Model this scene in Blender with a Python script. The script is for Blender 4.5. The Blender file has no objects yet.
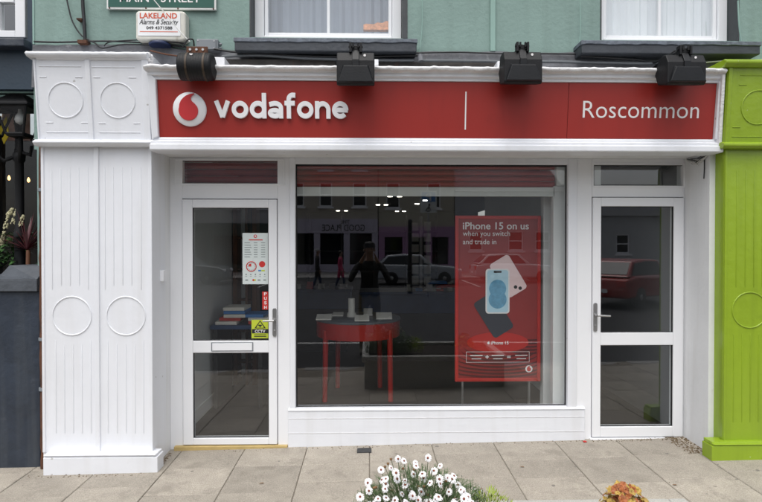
import bpy, bmesh, math, random
from mathutils import Vector, Matrix, Euler
random.seed(7)
R = math.radians
S = bpy.context.scene
COL = S.collection
# ------------------------------------------------------------------ camera, sky, sun, exposure
CAM = Vector((0, 0, 1.665))
cd = bpy.data.cameras.new('camera'); cam = bpy.data.objects.new('camera', cd); COL.objects.link(cam)
cd.sensor_fit = 'HORIZONTAL'; cd.sensor_width = 36; cd.lens = 550/762*36
cd.clip_start = .05; cd.clip_end = 600
cam.location = CAM; cam.rotation_euler = (R(90-.6), 0, R(-1.2)); S.camera = cam
S.view_settings.view_transform = 'Standard'; S.view_settings.look = 'None'
S.view_settings.gamma = 1; S.view_settings.exposure = 0.68
S.cycles.max_bounces = 8; S.cycles.transparent_max_bounces = 12
S.cycles.use_denoising = True
SUN_EL, SUN_AZ = 66, 196          # overcast: a very wide soft sun, high and behind the camera
wd = bpy.data.worlds.new('World'); S.world = wd; wd.use_nodes = True
nt = wd.node_tree; nt.nodes.clear()
sky = nt.nodes.new('ShaderNodeTexSky'); sky.sky_type = 'NISHITA'; sky.sun_disc = False
sky.sun_elevation = R(SUN_EL); sky.sun_rotation = R(SUN_AZ); sky.air_density = 1.2; sky.dust_density = 4
hs = nt.nodes.new('ShaderNodeHueSaturation'); hs.inputs['Saturation'].default_value = .28
tc = nt.nodes.new('ShaderNodeTexCoord')
ns = nt.nodes.new('ShaderNodeTexNoise'); ns.inputs['Scale'].default_value = 2.2; ns.inputs['Detail'].default_value = 5
mr = nt.nodes.new('ShaderNodeMapRange'); mr.inputs[1].default_value = .3; mr.inputs[2].default_value = .7
mr.inputs[3].default_value = .82; mr.inputs[4].default_value = 1.15
mu = nt.nodes.new('ShaderNodeVectorMath'); mu.operation = 'SCALE'
bg = nt.nodes.new('ShaderNodeBackground'); bg.inputs['Strength'].default_value = .13
ow = nt.nodes.new('ShaderNodeOutputWorld')
L = nt.links.new
L(sky.outputs[0], hs.inputs['Color']); L(tc.outputs['Generated'], ns.inputs['Vector']); L(ns.outputs['Fac'], mr.inputs[0])
L(hs.outputs[0], mu.inputs[0]); L(mr.outputs[0], mu.inputs['Scale']); L(mu.outputs[0], bg.inputs['Color']); L(bg.outputs[0], ow.inputs[0])
sl = bpy.data.lights.new('sun', 'SUN'); sl.energy = .95; sl.angle = R(60); sl.color = (1, .97, .93)
so = bpy.data.objects.new('sun', sl); COL.objects.link(so)
az, el = R(SUN_AZ), R(SUN_EL)
sd = Vector((math.sin(az)*math.cos(el), math.cos(az)*math.cos(el), math.sin(el)))
so.rotation_euler = sd.to_track_quat('Z', 'Y').to_euler(); so.location = (0, -5, 12)

# ------------------------------------------------------------------ measuring: a photo pixel as a point on a facade plane
RM = Euler((R(90-.6), 0, R(-1.2))).to_matrix()
def W(px, py, Y):
    d = RM @ Vector(((px-381)/550, (251-py)/550, -1)); t = Y/d.y
    return CAM.x+d.x*t, CAM.z+d.z*t
def X(px, Y, py=245): return W(px, py, Y)[0]
def Z(py, Y, px=370): return W(px, py, Y)[1]
def G(x, y): return .018*x - .018*(4.58-y)        # the pavement climbs to the right and falls to the kerb

# ------------------------------------------------------------------ materials
def lin(r, g, b):
    f = lambda c: (c/255)/12.92 if c/255 < .04045 else ((c/255+.055)/1.055)**2.4
    return (f(r), f(g), f(b))
def mat(name, col, rough=.5, var=.08, scale=3., bump=0., bscale=60., metal=0., spec=.5, dirt=None, coat=0., rnd=0., speck=0., stretch=None, streak=None, spots=None):
    m = bpy.data.materials.new(name); m.use_nodes = True; t = m.node_tree; N = t.nodes; b = N['Principled BSDF']
    b.inputs['Roughness'].default_value = rough; b.inputs['Metallic'].default_value = metal
    b.inputs['Specular IOR Level'].default_value = spec; b.inputs['Coat Weight'].default_value = coat
    g = N.new('ShaderNodeNewGeometry'); vec = g.outputs['Position']
    if rnd:
        oi = N.new('ShaderNodeObjectInfo')
        sc_ = N.new('ShaderNodeVectorMath'); sc_.operation = 'SCALE'; sc_.inputs[0].default_value = (31, 17, 23)
        t.links.new(oi.outputs['Random'], sc_.inputs['Scale'])
        ad = N.new('ShaderNodeVectorMath'); t.links.new(vec, ad.inputs[0]); t.links.new(sc_.outputs[0], ad.inputs[1]); vec = ad.outputs[0]
    if stretch:
        mm = N.new('ShaderNodeVectorMath'); mm.operation = 'MULTIPLY'; mm.inputs[1].default_value = stretch
        t.links.new(vec, mm.inputs[0]); vec = mm.outputs[0]
    n = N.new('ShaderNodeTexNoise'); n.inputs['Scale'].default_value = scale; n.inputs['Detail'].default_value = 7; n.inputs['Roughness'].default_value = .62
    t.links.new(vec, n.inputs['Vector'])
    r = N.new('ShaderNodeMapRange'); r.inputs[1].default_value = .28; r.inputs[2].default_value = .72
    r.inputs[3].default_value = 1-var; r.inputs[4].default_value = 1+var; t.links.new(n.outputs['Fac'], r.inputs[0])
    fac = r.outputs[0]
    if speck:
        n2 = N.new('ShaderNodeTexNoise'); n2.inputs['Scale'].default_value = 140; n2.inputs['Detail'].default_value = 3; t.links.new(vec, n2.inputs['Vector'])
        r2 = N.new('ShaderNodeMapRange'); r2.inputs[1].default_value = .3; r2.inputs[2].default_value = .7; r2.inputs[3].default_value = 1-speck; r2.inputs[4].default_value = 1+speck
        t.links.new(n2.outputs['Fac'], r2.inputs[0])
        m2 = N.new('ShaderNodeMath'); m2.operation = 'MULTIPLY'; t.links.new(fac, m2.inputs[0]); t.links.new(r2.outputs[0], m2.inputs[1]); fac = m2.outputs[0]
    if rnd:
        r3 = N.new('ShaderNodeMapRange'); r3.inputs[3].default_value = 1-rnd; r3.inputs[4].default_value = 1+rnd; t.links.new(oi.outputs['Random'], r3.inputs[0])
        m3 = N.new('ShaderNodeMath'); m3.operation = 'MULTIPLY'; t.links.new(fac, m3.inputs[0]); t.links.new(r3.outputs[0], m3.inputs[1]); fac = m3.outputs[0]
    v = N.new('ShaderNodeVectorMath'); v.operation = 'SCALE'; v.inputs[0].default_value = col; t.links.new(fac, v.inputs['Scale'])
    out = v.outputs[0]
    if dirt:
        dc, amt, dsc = dirt[:3]
        dn = N.new('ShaderNodeTexNoise'); dn.inputs['Scale'].default_value = dsc; dn.inputs['Detail'].default_value = 9; dn.inputs['Roughness'].default_value = .7
        t.links.new(vec, dn.inputs['Vector'])
        dr = N.new('ShaderNodeMapRange'); dr.inputs[1].default_value = dirt[3] if len(dirt) > 3 else .58; dr.inputs[2].default_value = (dirt[3] if len(dirt) > 3 else .58)+.12
        dr.inputs[3].default_value = 0; dr.inputs[4].default_value = amt; t.links.new(dn.outputs['Fac'], dr.inputs[0])
        mx = N.new('ShaderNodeMix'); mx.data_type = 'RGBA'; mx.inputs[7].default_value = (*dc, 1)
        t.links.new(dr.outputs[0], mx.inputs[0]); t.links.new(out, mx.inputs[6]); out = mx.outputs[2]
    if streak:                                  # rain runs: noise drawn out vertically
        sv = N.new('ShaderNodeVectorMath'); sv.operation = 'MULTIPLY'; sv.inputs[1].default_value = (1, 1, .06); t.links.new(vec, sv.inputs[0])
        sn = N.new('ShaderNodeTexNoise'); sn.inputs['Scale'].default_value = streak[2]; sn.inputs['Detail'].default_value = 6; t.links.new(sv.outputs[0], sn.inputs['Vector'])
        sr = N.new('ShaderNodeMapRange'); sr.inputs[1].default_value = .5; sr.inputs[2].default_value = .72; sr.inputs[4].default_value = streak[1]; t.links.new(sn.outputs['Fac'], sr.inputs[0])
        sx_ = N.new('ShaderNodeMix'); sx_.data_type = 'RGBA'; sx_.inputs[7].default_value = (*streak[0], 1)
        t.links.new(sr.outputs[0], sx_.inputs[0]); t.links.new(out, sx_.inputs[6]); out = sx_.outputs[2]
    for sp_ in (spots or ()):                   # gum, chips, flecks: sparse cells of a Voronoi field
        vo = N.new('ShaderNodeTexVoronoi'); vo.inputs['Scale'].default_value = sp_[1]; t.links.new(vec, vo.inputs['Vector'])
        sepc = N.new('ShaderNodeSeparateColor'); t.links.new(vo.outputs['Color'], sepc.inputs[0])
        th = N.new('ShaderNodeMath'); th.operation = 'MULTIPLY'; th.inputs[1].default_value = sp_[2]; t.links.new(sepc.outputs[0], th.inputs[0])
        wn = N.new('ShaderNodeTexNoise'); wn.inputs['Scale'].default_value = sp_[1]*5; t.links.new(vec, wn.inputs['Vector'])
        wa = N.new('ShaderNodeMath'); wa.operation = 'MULTIPLY_ADD'; wa.inputs[1].default_value = .25; wa.inputs[2].default_value = -.125; t.links.new(wn.outputs['Fac'], wa.inputs[0])
        dd = N.new('ShaderNodeMath'); dd.operation = 'ADD'; t.links.new(vo.outputs['Distance'], dd.inputs[0]); t.links.new(wa.outputs[0], dd.inputs[1])
        ls = N.new('ShaderNodeMath'); ls.operation = 'LESS_THAN'; t.links.new(dd.outputs[0], ls.inputs[0]); t.links.new(th.outputs[0], ls.inputs[1])
        gt = N.new('ShaderNodeMath'); gt.operation = 'GREATER_THAN'; gt.inputs[1].default_value = sp_[3]; t.links.new(sepc.outputs[1], gt.inputs[0])
        mm_ = N.new('ShaderNodeMath'); mm_.operation = 'MULTIPLY'; t.links.new(ls.outputs[0], mm_.inputs[0]); t.links.new(gt.outputs[0], mm_.inputs[1])
        am = N.new('ShaderNodeMath'); am.operation = 'MULTIPLY'; am.inputs[1].default_value = sp_[4]; t.links.new(mm_.outputs[0], am.inputs[0])
        sx_ = N.new('ShaderNodeMix'); sx_.data_type = 'RGBA'; sx_.inputs[7].default_value = (*sp_[0], 1)
        t.links.new(am.outputs[0], sx_.inputs[0]); t.links.new(out, sx_.inputs[6]); out = sx_.outputs[2]
    t.links.new(out, b.inputs['Base Color'])
    if bump:
        bn = N.new('ShaderNodeTexNoise'); bn.inputs['Scale'].default_value = bscale; bn.inputs['Detail'].default_value = 5; t.links.new(vec, bn.inputs['Vector'])
        bp = N.new('ShaderNodeBump'); bp.inputs['Strength'].default_value = bump; bp.inputs['Distance'].default_value = .01
        t.links.new(bn.outputs['Fac'], bp.inputs['Height']); t.links.new(bp.outputs[0], b.inputs['Normal'])
    return m
def glass(name, tint=(.965, .975, .972), ior=2.05):
    m = bpy.data.materials.new(name); m.use_nodes = True; t = m.node_tree; t.nodes.clear()
    o = t.nodes.new('ShaderNodeOutputMaterial'); mx = t.nodes.new('ShaderNodeMixShader')
    tr = t.nodes.new('ShaderNodeBsdfTransparent'); tr.inputs[0].default_value = (*tint, 1)
    gl = t.nodes.new('ShaderNodeBsdfGlossy'); gl.inputs['Roughness'].default_value = 0; gl.inputs['Color'].default_value = (.96, .97, 1, 1)
    fr = t.nodes.new('ShaderNodeFresnel'); fr.inputs['IOR'].default_value = ior
    # only the face turned to the viewer mirrors; the far face of the pane lets light out again
    gb = t.nodes.new('ShaderNodeNewGeometry'); sb = t.nodes.new('ShaderNodeMath'); sb.operation = 'SUBTRACT'; sb.inputs[0].default_value = 1
    t.links.new(gb.outputs['Backfacing'], sb.inputs[1]); ml = t.nodes.new('ShaderNodeMath'); ml.operation = 'MULTIPLY'
    t.links.new(fr.outputs[0], ml.inputs[0]); t.links.new(sb.outputs[0], ml.inputs[1])
    t.links.new(ml.outputs[0], mx.inputs[0]); t.links.new(tr.outputs[0], mx.inputs[1]); t.links.new(gl.outputs[0], mx.inputs[2]); t.links.new(mx.outputs[0], o.inputs[0])
    return m
def emit(name, col, st):
    m = bpy.data.materials.new(name); m.use_nodes = True; b = m.node_tree.nodes['Principled BSDF']
    b.inputs['Base Color'].default_value = (*col, 1); b.inputs['Emission Color'].default_value = (*col, 1); b.inputs['Emission Strength'].default_value = st
    return m
M = {}
M['white'] = mat('white_paint', (.77, .788, .83), .40, .03, 2.2, .16, 22, dirt=((.5, .49, .46), .30, 3.1, .66), streak=((.56, .55, .53), .22, 9), spots=[((.32, .30, .27), 22, .22, .93, .6)])
M['whitewall'] = mat('white_wall_paint', (.76, .77, .785), .6, .04, 2.5, .25, 30, dirt=((.42, .38, .32), .4, 4.5, .64), streak=((.5, .48, .45), .25, 12))
M['old_white'] = mat('peeling_white_paint', (.74, .74, .75), .6, .08, 8, .7, 55, dirt=((.20, .18, .16), .6, 14, .62))
M['upvc'] = mat('white_upvc', (.82, .83, .855), .28, .02, 1.5, .02, 10, dirt=((.55, .54, .52), .25, 5, .66))
M['render'] = mat('sage_green_render', (.215, .315, .285), .75, .09, 1.6, .35, 34, dirt=((.12, .19, .165), .5, 5, .61), streak=((.15, .22, .195), .45, 7), spots=[((.10, .13, .115), 9, .10, .86, .7)])
M['render_lt'] = mat('sage_green_trim_paint', (.25, .39, .345), .6, .06, 4, .1, 40)
M['navy'] = mat('navy_paint', (.018, .036, .058), .5, .15, 3, .15, 40)
M['charcoal'] = mat('charcoal_plaster_paint', (.024, .033, .050), .45, .25, 4, .6, 18, dirt=((.10, .11, .13), .45, 6, .60), streak=((.07, .08, .09), .5, 8))
M['sill'] = mat('slate_grey_sill_paint', (.04, .046, .056), .55, .2, 6, .4, 30)
M['sill_top'] = mat('worn_sill_edge', (.12, .14, .17), .6, .4, 18, .5, 50, dirt=((.3, .32, .35), .5, 22, .6))
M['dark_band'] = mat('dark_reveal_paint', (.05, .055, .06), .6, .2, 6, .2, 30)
M['lead'] = mat('lead_flashing', (.15, .155, .17), .6, .3, 9, .5, 24, dirt=((.4, .4, .4), .5, 12, .58))
M['red'] = mat('red_sign_face', (.315, .025, .019), .38, .05, 1.2, .02, 8, dirt=((.24, .02, .016), .4, 3, .6), streak=((.25, .022, .018), .35, 14))
M['letter'] = mat('white_acrylic', (.86, .86, .88), .35, .02)
M['printwhite'] = mat('white_print', (.80, .78, .78), .5, .02)
M['drop'] = mat('red_acrylic', (.55, .045, .05), .28, .05)
M['green'] = mat('lime_gloss_paint', (.262, .382, .022), .27, .06, 2, .3, 14, dirt=((.15, .22, .02), .35, 5, .62), streak=((.17, .25, .02), .35, 10), spots=[((.45, .5, .3), 26, .16, .93, .6)])
M['black'] = mat('black_cast_metal', (.008, .0085, .010), .55, .25, 12, .15, 90, spec=.3)
M['blacksatin'] = mat('black_satin_cover', (.007, .008, .010), .45, .2, 10, .1, 60, spec=.3)
M['cable'] = mat('black_cable', (.013, .014, .016), .45, .2)
M['greycable'] = mat('grey_conduit', (.10, .11, .12), .5, .2)
M['whitecable'] = mat('white_cable', (.62, .62, .60), .5, .1)
M['rust'] = mat('rusty_iron', (.10, .038, .018), .8, .5, 16, .6, 60, dirt=((.02, .014, .012), .8, 12, .5), stretch=(1, 1, .35))
M['greybox'] = mat('grey_plastic', (.20, .22, .24), .5, .08)
M['streetgreen'] = mat('sign_green_enamel', (.010, .085, .062), .3, .05)
M['signwhite'] = mat('sign_white_enamel', (.72, .73, .71), .4, .06, 6, dirt=((.3, .2, .12), .5, 14, .67))
M['alarm'] = mat('weathered_white_plastic', (.62, .61, .55), .5, .12, 7, .1, 40, dirt=((.25, .2, .13), .6, 9, .6))
M['alarmface'] = mat('alarm_label', (.80, .81, .82), .4, .03)
M['orange'] = mat('orange_print', (.62, .085, .02), .5, .05)
M['inkblack'] = mat('black_print', (.015, .015, .017), .5, .05)
M['alarmblue'] = mat('blue_plastic', (.01, .02, .07), .4, .1)
M['paving'] = mat('sandstone_paving', (.335, .302, .254), .8, .15, 5, .5, 130, rnd=.12, speck=.26, dirt=((.20, .18, .148), .55, 4.5, .54), spots=[((.10, .095, .085), 10, .16, .80, .7), ((.5, .47, .41), 16, .10, .85, .6)])
M['mortar'] = mat('dark_joint_sand', (.20, .175, .14), .9, .3, 30, .6, 120)
M['kerb'] = mat('granite_kerb', (.27, .26, .25), .8, .1, 9, .4, 120, speck=.2)
M['asphalt'] = mat('asphalt', (.024, .024, .026), .85, .2, 2, .6, 150, speck=.3)
M['yellowpaint'] = mat('yellow_road_paint', (.52, .36, .05), .7, .2, 9)
M['roadwhite'] = mat('white_road_paint', (.55, .55, .53), .7, .2, 9)
M['concrete'] = mat('pale_concrete', (.42, .415, .39), .85, .1, 7, .4, 110, speck=.2, dirt=((.22, .2, .17), .4, 9, .6))
M['soil'] = mat('dark_soil', (.03, .022, .016), .95, .4, 20, .9, 60)
M['timber'] = mat('pale_timber', (.50, .37, .15), .6, .15, 8, .2, 40)
M['iron'] = mat('dark_cast_iron', (.035, .036, .038), .6, .3, 30, .6, 160)
M['steel'] = mat('brushed_steel', (.46, .46, .46), .32, .05, 30, metal=.9)
M['rubber'] = mat('black_gasket', (.012, .012, .013), .6, .1)
M['glass'] = glass('window_glass')
M['glass_up'] = glass('upper_window_glass', ior=2.3)
M['shutter'] = mat('red_shutter_slat', (.30, .017, .012), .4, .1, 4)
M['shutterbar'] = mat('pale_aluminium', (.64, .67, .66), .4, .05)
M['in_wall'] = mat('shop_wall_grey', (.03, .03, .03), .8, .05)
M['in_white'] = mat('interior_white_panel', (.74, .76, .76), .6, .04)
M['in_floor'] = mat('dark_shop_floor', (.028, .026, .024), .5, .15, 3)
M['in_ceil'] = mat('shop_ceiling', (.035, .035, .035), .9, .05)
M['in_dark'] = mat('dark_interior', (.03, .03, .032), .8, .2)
M['table_red'] = mat('red_lacquer', (.42, .014, .012), .3, .05)
M['blue'] = mat('blue_counter', (.025, .06, .15), .4, .2, 4)
M['card'] = mat('pale_card_box', (.72, .70, .64), .6, .08)
M['brownwood'] = mat('brown_timber', (.14, .06, .03), .6, .3, 8, stretch=(1, 1, .2))
M['downlight'] = emit('downlight_lens', (1, .93, .8), 8)
M['bulb'] = emit('warm_bulb', (1, .55, .2), 2.2)
M['table_grey'] = mat('slate_table_top', (.10, .11, .125), .4, .1)
M['hall'] = mat('pale_hall_wall', (.17, .175, .185), .7, .06)
M['poster'] = mat('poster_red', (.27, .018, .016), .55, .06, 2)
M['posterdk'] = mat('poster_dark_red', (.085, .006, .006), .55, .1, 4)
M['posterhi'] = mat('poster_bright_red', (.46, .02, .014), .4, .04)
M['ph_blue'] = mat('phone_pale_blue', (.46, .68, .80), .5, .05)
M['ph_blue2'] = mat('phone_mid_blue', (.14, .36, .54), .5, .3, 12)
M['ph_pink'] = mat('phone_pale_pink', (.82, .62, .63), .5, .05)
M['ph_black'] = mat('phone_graphite', (.03, .034, .045), .5, .1)
M['notice'] = mat('notice_paper', (.62, .68, .67), .6, .02)
M['greyprint'] = mat('grey_print', (.22, .25, .25), .6, .02)
M['redprint'] = mat('red_print', (.55, .03, .025), .5, .03)
M['blueprint'] = mat('blue_print', (.05, .2, .5), .5, .03)
M['cctv'] = mat('yellow_green_print', (.50, .58, .04), .5, .03)
M['leafdaisy'] = mat('grey_green_leaf', (.075, .125, .045), .6, .35, 30)
M['stalk'] = mat('green_stalk', (.10, .14, .05), .6, .2)
M['petal'] = mat('white_petal', (.82, .81, .82), .6, .04)
M['petalmid'] = mat('maroon_flower_centre', (.20, .055, .03), .7, .3, 60)
M['bud'] = mat('brown_spent_flower', (.20, .11, .05), .8, .3, 30)
M['limeleaf'] = mat('lime_leaf', (.26, .34, .03), .6, .3, 30)
M['heuch1'] = mat('rust_leaf', (.34, .11, .035), .55, .4, 40, .3, 50)
M['heuch2'] = mat('amber_leaf', (.42, .28, .06), .55, .35, 40, .3, 50)
M['cordy'] = mat('maroon_sword_leaf', (.10, .028, .034), .4, .4, 10)
M['leafdk'] = mat('glossy_green_leaf', (.05, .12, .035), .4, .4, 12)
M['cream'] = mat('cream_flower', (.55, .52, .33), .7, .2, 40)
M['teal'] = mat('pale_teal_paint', (.22, .34, .32), .6, .1, 4)
M['bandrust'] = mat('rust_stained_band', (.05, .032, .018), .6, .6, 30)
M['pennant'] = mat('yellow_cloth', (.55, .42, .02), .8, .1)

# ------------------------------------------------------------------ mesh helpers
WL = {}                      # world position of every object's origin
class MB:
    def __init__(s): s.v = []; s.f = []; s.mi = []; s.c = 0; s.sm = []; s.seg = []
    def add(s, vs, fs, sm=False):
        n = len(s.v); s.v += [tuple(p) for p in vs]; f0 = len(s.f)
        for f in fs: s.f.append([i+n for i in f]); s.mi.append(s.c); s.sm.append(sm)
        s.seg.append((n, len(s.v), f0, len(s.f))); return s
    def box(s, x0, x1, y0, y1, z0, z1):
        if x0 > x1: x0, x1 = x1, x0
        if y0 > y1: y0, y1 = y1, y0
        if z0 > z1: z0, z1 = z1, z0
        return s.add([(x0,y0,z0),(x1,y0,z0),(x1,y1,z0),(x0,y1,z0),(x0,y0,z1),(x1,y0,z1),(x1,y1,z1),(x0,y1,z1)],
              [(0,3,2,1),(4,5,6,7),(0,1,5,4),(1,2,6,5),(2,3,7,6),(3,0,4,7)])
    def prism(s, pts, y0, y1):                       # polygon in x,z extruded along y
        a = sum(pts[i][0]*pts[(i+1) % len(pts)][1]-pts[(i+1) % len(pts)][0]*pts[i][1] for i in range(len(pts)))
        if a < 0: pts = pts[::-1]
        n = len(pts); vs = [(x, y0, z) for x, z in pts]+[(x, y1, z) for x, z in pts]
        return s.add(vs, [tuple(range(n)), tuple(range(2*n-1, n-1, -1))]+[(i, i+n, (i+1) % n+n, (i+1) % n) for i in range(n)])
    def prismx(s, pts, x0, x1):                      # polygon in y,z extruded along x
        a = sum(pts[i][0]*pts[(i+1) % len(pts)][1]-pts[(i+1) % len(pts)][0]*pts[i][1] for i in range(len(pts)))
        if a < 0: pts = pts[::-1]
        n = len(pts); vs = [(x0, y, z) for y, z in pts]+[(x1, y, z) for y, z in pts]
        return s.add(vs, [tuple(range(n-1, -1, -1)), tuple(range(n, 2*n))]+[(i, (i+1) % n, (i+1) % n+n, i+n) for i in range(n)])
    def poly(s, pts): return s.add(pts, [tuple(range(len(pts)))])
    def tube(s, pts, r, n=8, cap=True):
        pts = [Vector(p) for p in pts]; rs = r if isinstance(r, (list, tuple)) else [r]*len(pts); rings = []
        up = Vector((.13, .21, 1)).normalized()
        for i, p in enumerate(pts):
            d = (pts[min(i+1, len(pts)-1)]-pts[max(i-1, 0)]).normalized()
            a = d.cross(up);
            if a.length < .05: a = d.cross(Vector((1, 0, 0)))
            a.normalize(); b = d.cross(a)
            rings.append([p+(a*math.cos(2*math.pi*k/n)+b*math.sin(2*math.pi*k/n))*rs[i] for k in range(n)])
        vs = [q for rg in rings for q in rg]; fs = []
        for i in range(len(pts)-1):
            for k in range(n): fs.append((i*n+k, i*n+(k+1) % n, (i+1)*n+(k+1) % n, (i+1)*n+k))
        s.add(vs, fs, True)
        if cap: s.add(rings[0], [tuple(range(n-1, -1, -1))]); s.add(rings[-1], [tuple(range(n))])
        return s
    def lathe(s, prof, c, n=24, axis='z', sm=True):  # prof: (radius, height)
        vs = []
        for r, h in prof:
            for k in range(n):
                a = 2*math.pi*k/n; u, v = r*math.cos(a), r*math.sin(a)
                vs.append((c[0]+u, c[1]+v, c[2]+h) if axis == 'z' else (c[0]+u, c[1]-h, c[2]+v) if axis == 'y' else (c[0]+h, c[1]+u, c[2]+v))
        fs = [(i*n+k, i*n+(k+1) % n, (i+1)*n+(k+1) % n, (i+1)*n+k) for i in range(len(prof)-1) for k in range(n)]
        s.add(vs, fs, sm)
        s.add(vs[:n], [tuple(range(n-1, -1, -1))]); s.add(vs[-n:], [tuple(range(n))]); return s
    def ring(s, cx, y, cz, r, t, n=48, rz=None):     # bead circle lying on a front plane
        rz = rz or r; m = 6; vs = []; fs = []
        for i in range(n):
            a = 2*math.pi*i/n
            for k in range(m):
                b = 2*math.pi*k/m; vs.append((cx+(r+t*math.cos(b))*math.cos(a), y-t*math.sin(b), cz+(rz+t*math.cos(b))*math.sin(a)))
        for i in range(n):
            for k in range(m): fs.append((i*m+k, i*m+(k+1) % m, ((i+1) % n)*m+(k+1) % m, ((i+1) % n)*m+k))
        return s.add(vs, fs, True)
    def disc(s, cx, y, cz, r, th=.002, n=32, a0=0, a1=360):
        pts = [(cx+r*math.cos(R(a0+(a1-a0)*i/n)), cz+r*math.sin(R(a0+(a1-a0)*i/n))) for i in range(n if a1-a0 == 360 else n+1)]
        return s.prism(pts, y-th, y)
    def frame(s, x0, x1, z0, z1, w, y0, y1):         # w: left, right, top, bottom
        l, r, t, b = w
        s.box(x0, x0+l, y0, y1, z0, z1); s.box(x1-r, x1, y0, y1, z0, z1)
        s.box(x0+l, x1-r, y0, y1, z1-t, z1); s.box(x0+l, x1-r, y0, y1, z0, z0+b); return s
    def map(s, fn): s.v = [fn(*p) for p in s.v]; return s
    def build(s, name, mats, parent=None, bevel=0, origin=None, seg=2):
        vs = s.v; mats = mats if isinstance(mats, (list, tuple)) else [mats]
        if origin is None:
            xs, ys, zs = zip(*vs); origin = ((min(xs)+max(xs))/2, (min(ys)+max(ys))/2, min(zs))
        me = bpy.data.meshes.new(name); me.from_pydata([(a-origin[0], b-origin[1], c-origin[2]) for a, b, c in vs], [], s.f)
        for m in mats: me.materials.append(M[m] if isinstance(m, str) else m)
        me.polygons.foreach_set('material_index', s.mi); me.polygons.foreach_set('use_smooth', s.sm); me.update()
        o = bpy.data.objects.new(name, me); COL.objects.link(o)
        place(o, origin, parent)
        if bevel:
            b = o.modifiers.new('bevel', 'BEVEL'); b.width = bevel; b.segments = seg; b.limit_method = 'ANGLE'; b.angle_limit = R(40)
        return o
def build_each(b, name, mats, parent=None, bevel=0, kind=None):   # every box of the builder becomes an object of its own
    out = []
    for (v0, v1, f0, f1) in b.seg:
        c = MB(); c.v = b.v[v0:v1]; c.f = [[i-v0 for i in f] for f in b.f[f0:f1]]; c.mi = b.mi[f0:f1]; c.sm = b.sm[f0:f1]
        o = c.build(name, mats, parent, bevel)
        if kind: o['kind'] = kind
        out.append(o)
    return out
def place(o, loc, parent=None):
    loc = Vector(loc); WL[o.name] = loc
    if parent: o.parent = parent; o.location = loc-WL[parent.name]
    else: o.location = loc
def tag(o, label=None, cat=None, group=None, kind=None):
    for k, v in (('label', label), ('category', cat), ('group', group), ('kind', kind)):
        if v: o[k] = v
    return o
def thing(name, loc, label, cat, group=None):
    o = bpy.data.objects.new(name, None); o.empty_display_size = .1; COL.objects.link(o); place(o, loc)
    return tag(o, label, cat, group)
def part(name, m, parent, bevel=0, **k):
    b = MB(); fn = k.get('fn'); fn(b); return b.build(name, m, parent, bevel)
def kids(o): return [c for c in COL.objects if c.parent == o]
def copy_tree(o, parent=None, ch=None):
    ch = ch or {}
    c = o.copy(); COL.objects.link(c)
    WL[c.name] = WL[o.name].copy()
    if parent: c.parent = parent
    for k in list(kids(o)): copy_tree(k, c)
    return c
def text_mesh(body, x0, x1, zb, zt, y, off=0, th=.001, shear=0, spacing=1, back=False, fitz='cap'):
    c = bpy.data.curves.new('lettering', 'FONT'); c.body = body; c.offset = off; c.extrude = .01; c.shear = shear; c.space_character = spacing; c.resolution_u = 4
    o = bpy.data.objects.new('lettering', c); COL.objects.link(o)
    dg = bpy.context.evaluated_depsgraph_get(); me = bpy.data.meshes.new_from_object(o.evaluated_get(dg))
    vs = [v.co.copy() for v in me.vertices]; fs = [tuple(p.vertices) for p in me.polygons]
    bpy.data.objects.remove(o); bpy.data.meshes.remove(me)
    ax, bx = min(v.x for v in vs), max(v.x for v in vs); az, bz = min(v.y for v in vs), max(v.y for v in vs)
    b = MB(); out = []
    for v in vs:
        u = (v.x-ax)/(bx-ax); w = (v.y-az)/(bz-az)
        xx = x0+u*(x1-x0) if not back else x1-u*(x1-x0)
        d = y if (v.z > 0) else y+th
        if back: d = y+th if v.z > 0 else y
        out.append((xx, d, zb+w*(zt-zb)))
    b.add(out, fs); return b
def wall_grid(b, x0, x1, z0, z1, yf, th, openings, face=1):
    """wall with real openings: front, back and reveal faces; face=1 looks to -y, -1 to +y"""
    xs = sorted({x0, x1, *[o[0] for o in openings], *[o[1] for o in openings]}); zs = sorted({z0, z1, *[o[2] for o in openings], *[o[3] for o in openings]})
    yb = yf+th*face
    inside = lambda x, z: any(o[0] < x < o[1] and o[2] < z < o[3] for o in openings)
    for i in range(len(xs)-1):
        for k in range(len(zs)-1):
            if inside((xs[i]+xs[i+1])/2, (zs[k]+zs[k+1])/2): continue
            a, c, d, e = xs[i], xs[i+1], zs[k], zs[k+1]
            b.poly([(a, yf, d), (c, yf, d), (c, yf, e), (a, yf, e)][::face]); b.poly([(a, yb, d), (c, yb, d), (c, yb, e), (a, yb, e)][::-face])
    for o in openings:
        a, c, d, e = o[:4]
        for q in ([(a, yf, d), (a, yf, e), (a, yb, e), (a, yb, d)], [(c, yf, d), (c, yb, d), (c, yb, e), (c, yf, e)], [(a, yf, e), (c, yf, e), (c, yb, e), (a, yb, e)], [(a, yf, d), (a, yb, d), (c, yb, d), (c, yf, d)]): b.poly(q)
    for q in ([(x0, yf, z0), (x0, yb, z0), (x0, yb, z1), (x0, yf, z1)], [(x1, yf, z0), (x1, yf, z1), (x1, yb, z1), (x1, yb, z0)], [(x0, yf, z1), (x0, yb, z1), (x1, yb, z1), (x1, yf, z1)], [(x0, yf, z0), (x1, yf, z0), (x1, yb, z0), (x0, yb, z0)]): b.poly(q)

B = 4.58            # plane of doors and shop window
FR = 4.21           # front of the pilasters
UW = 4.40           # upper wall
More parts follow.
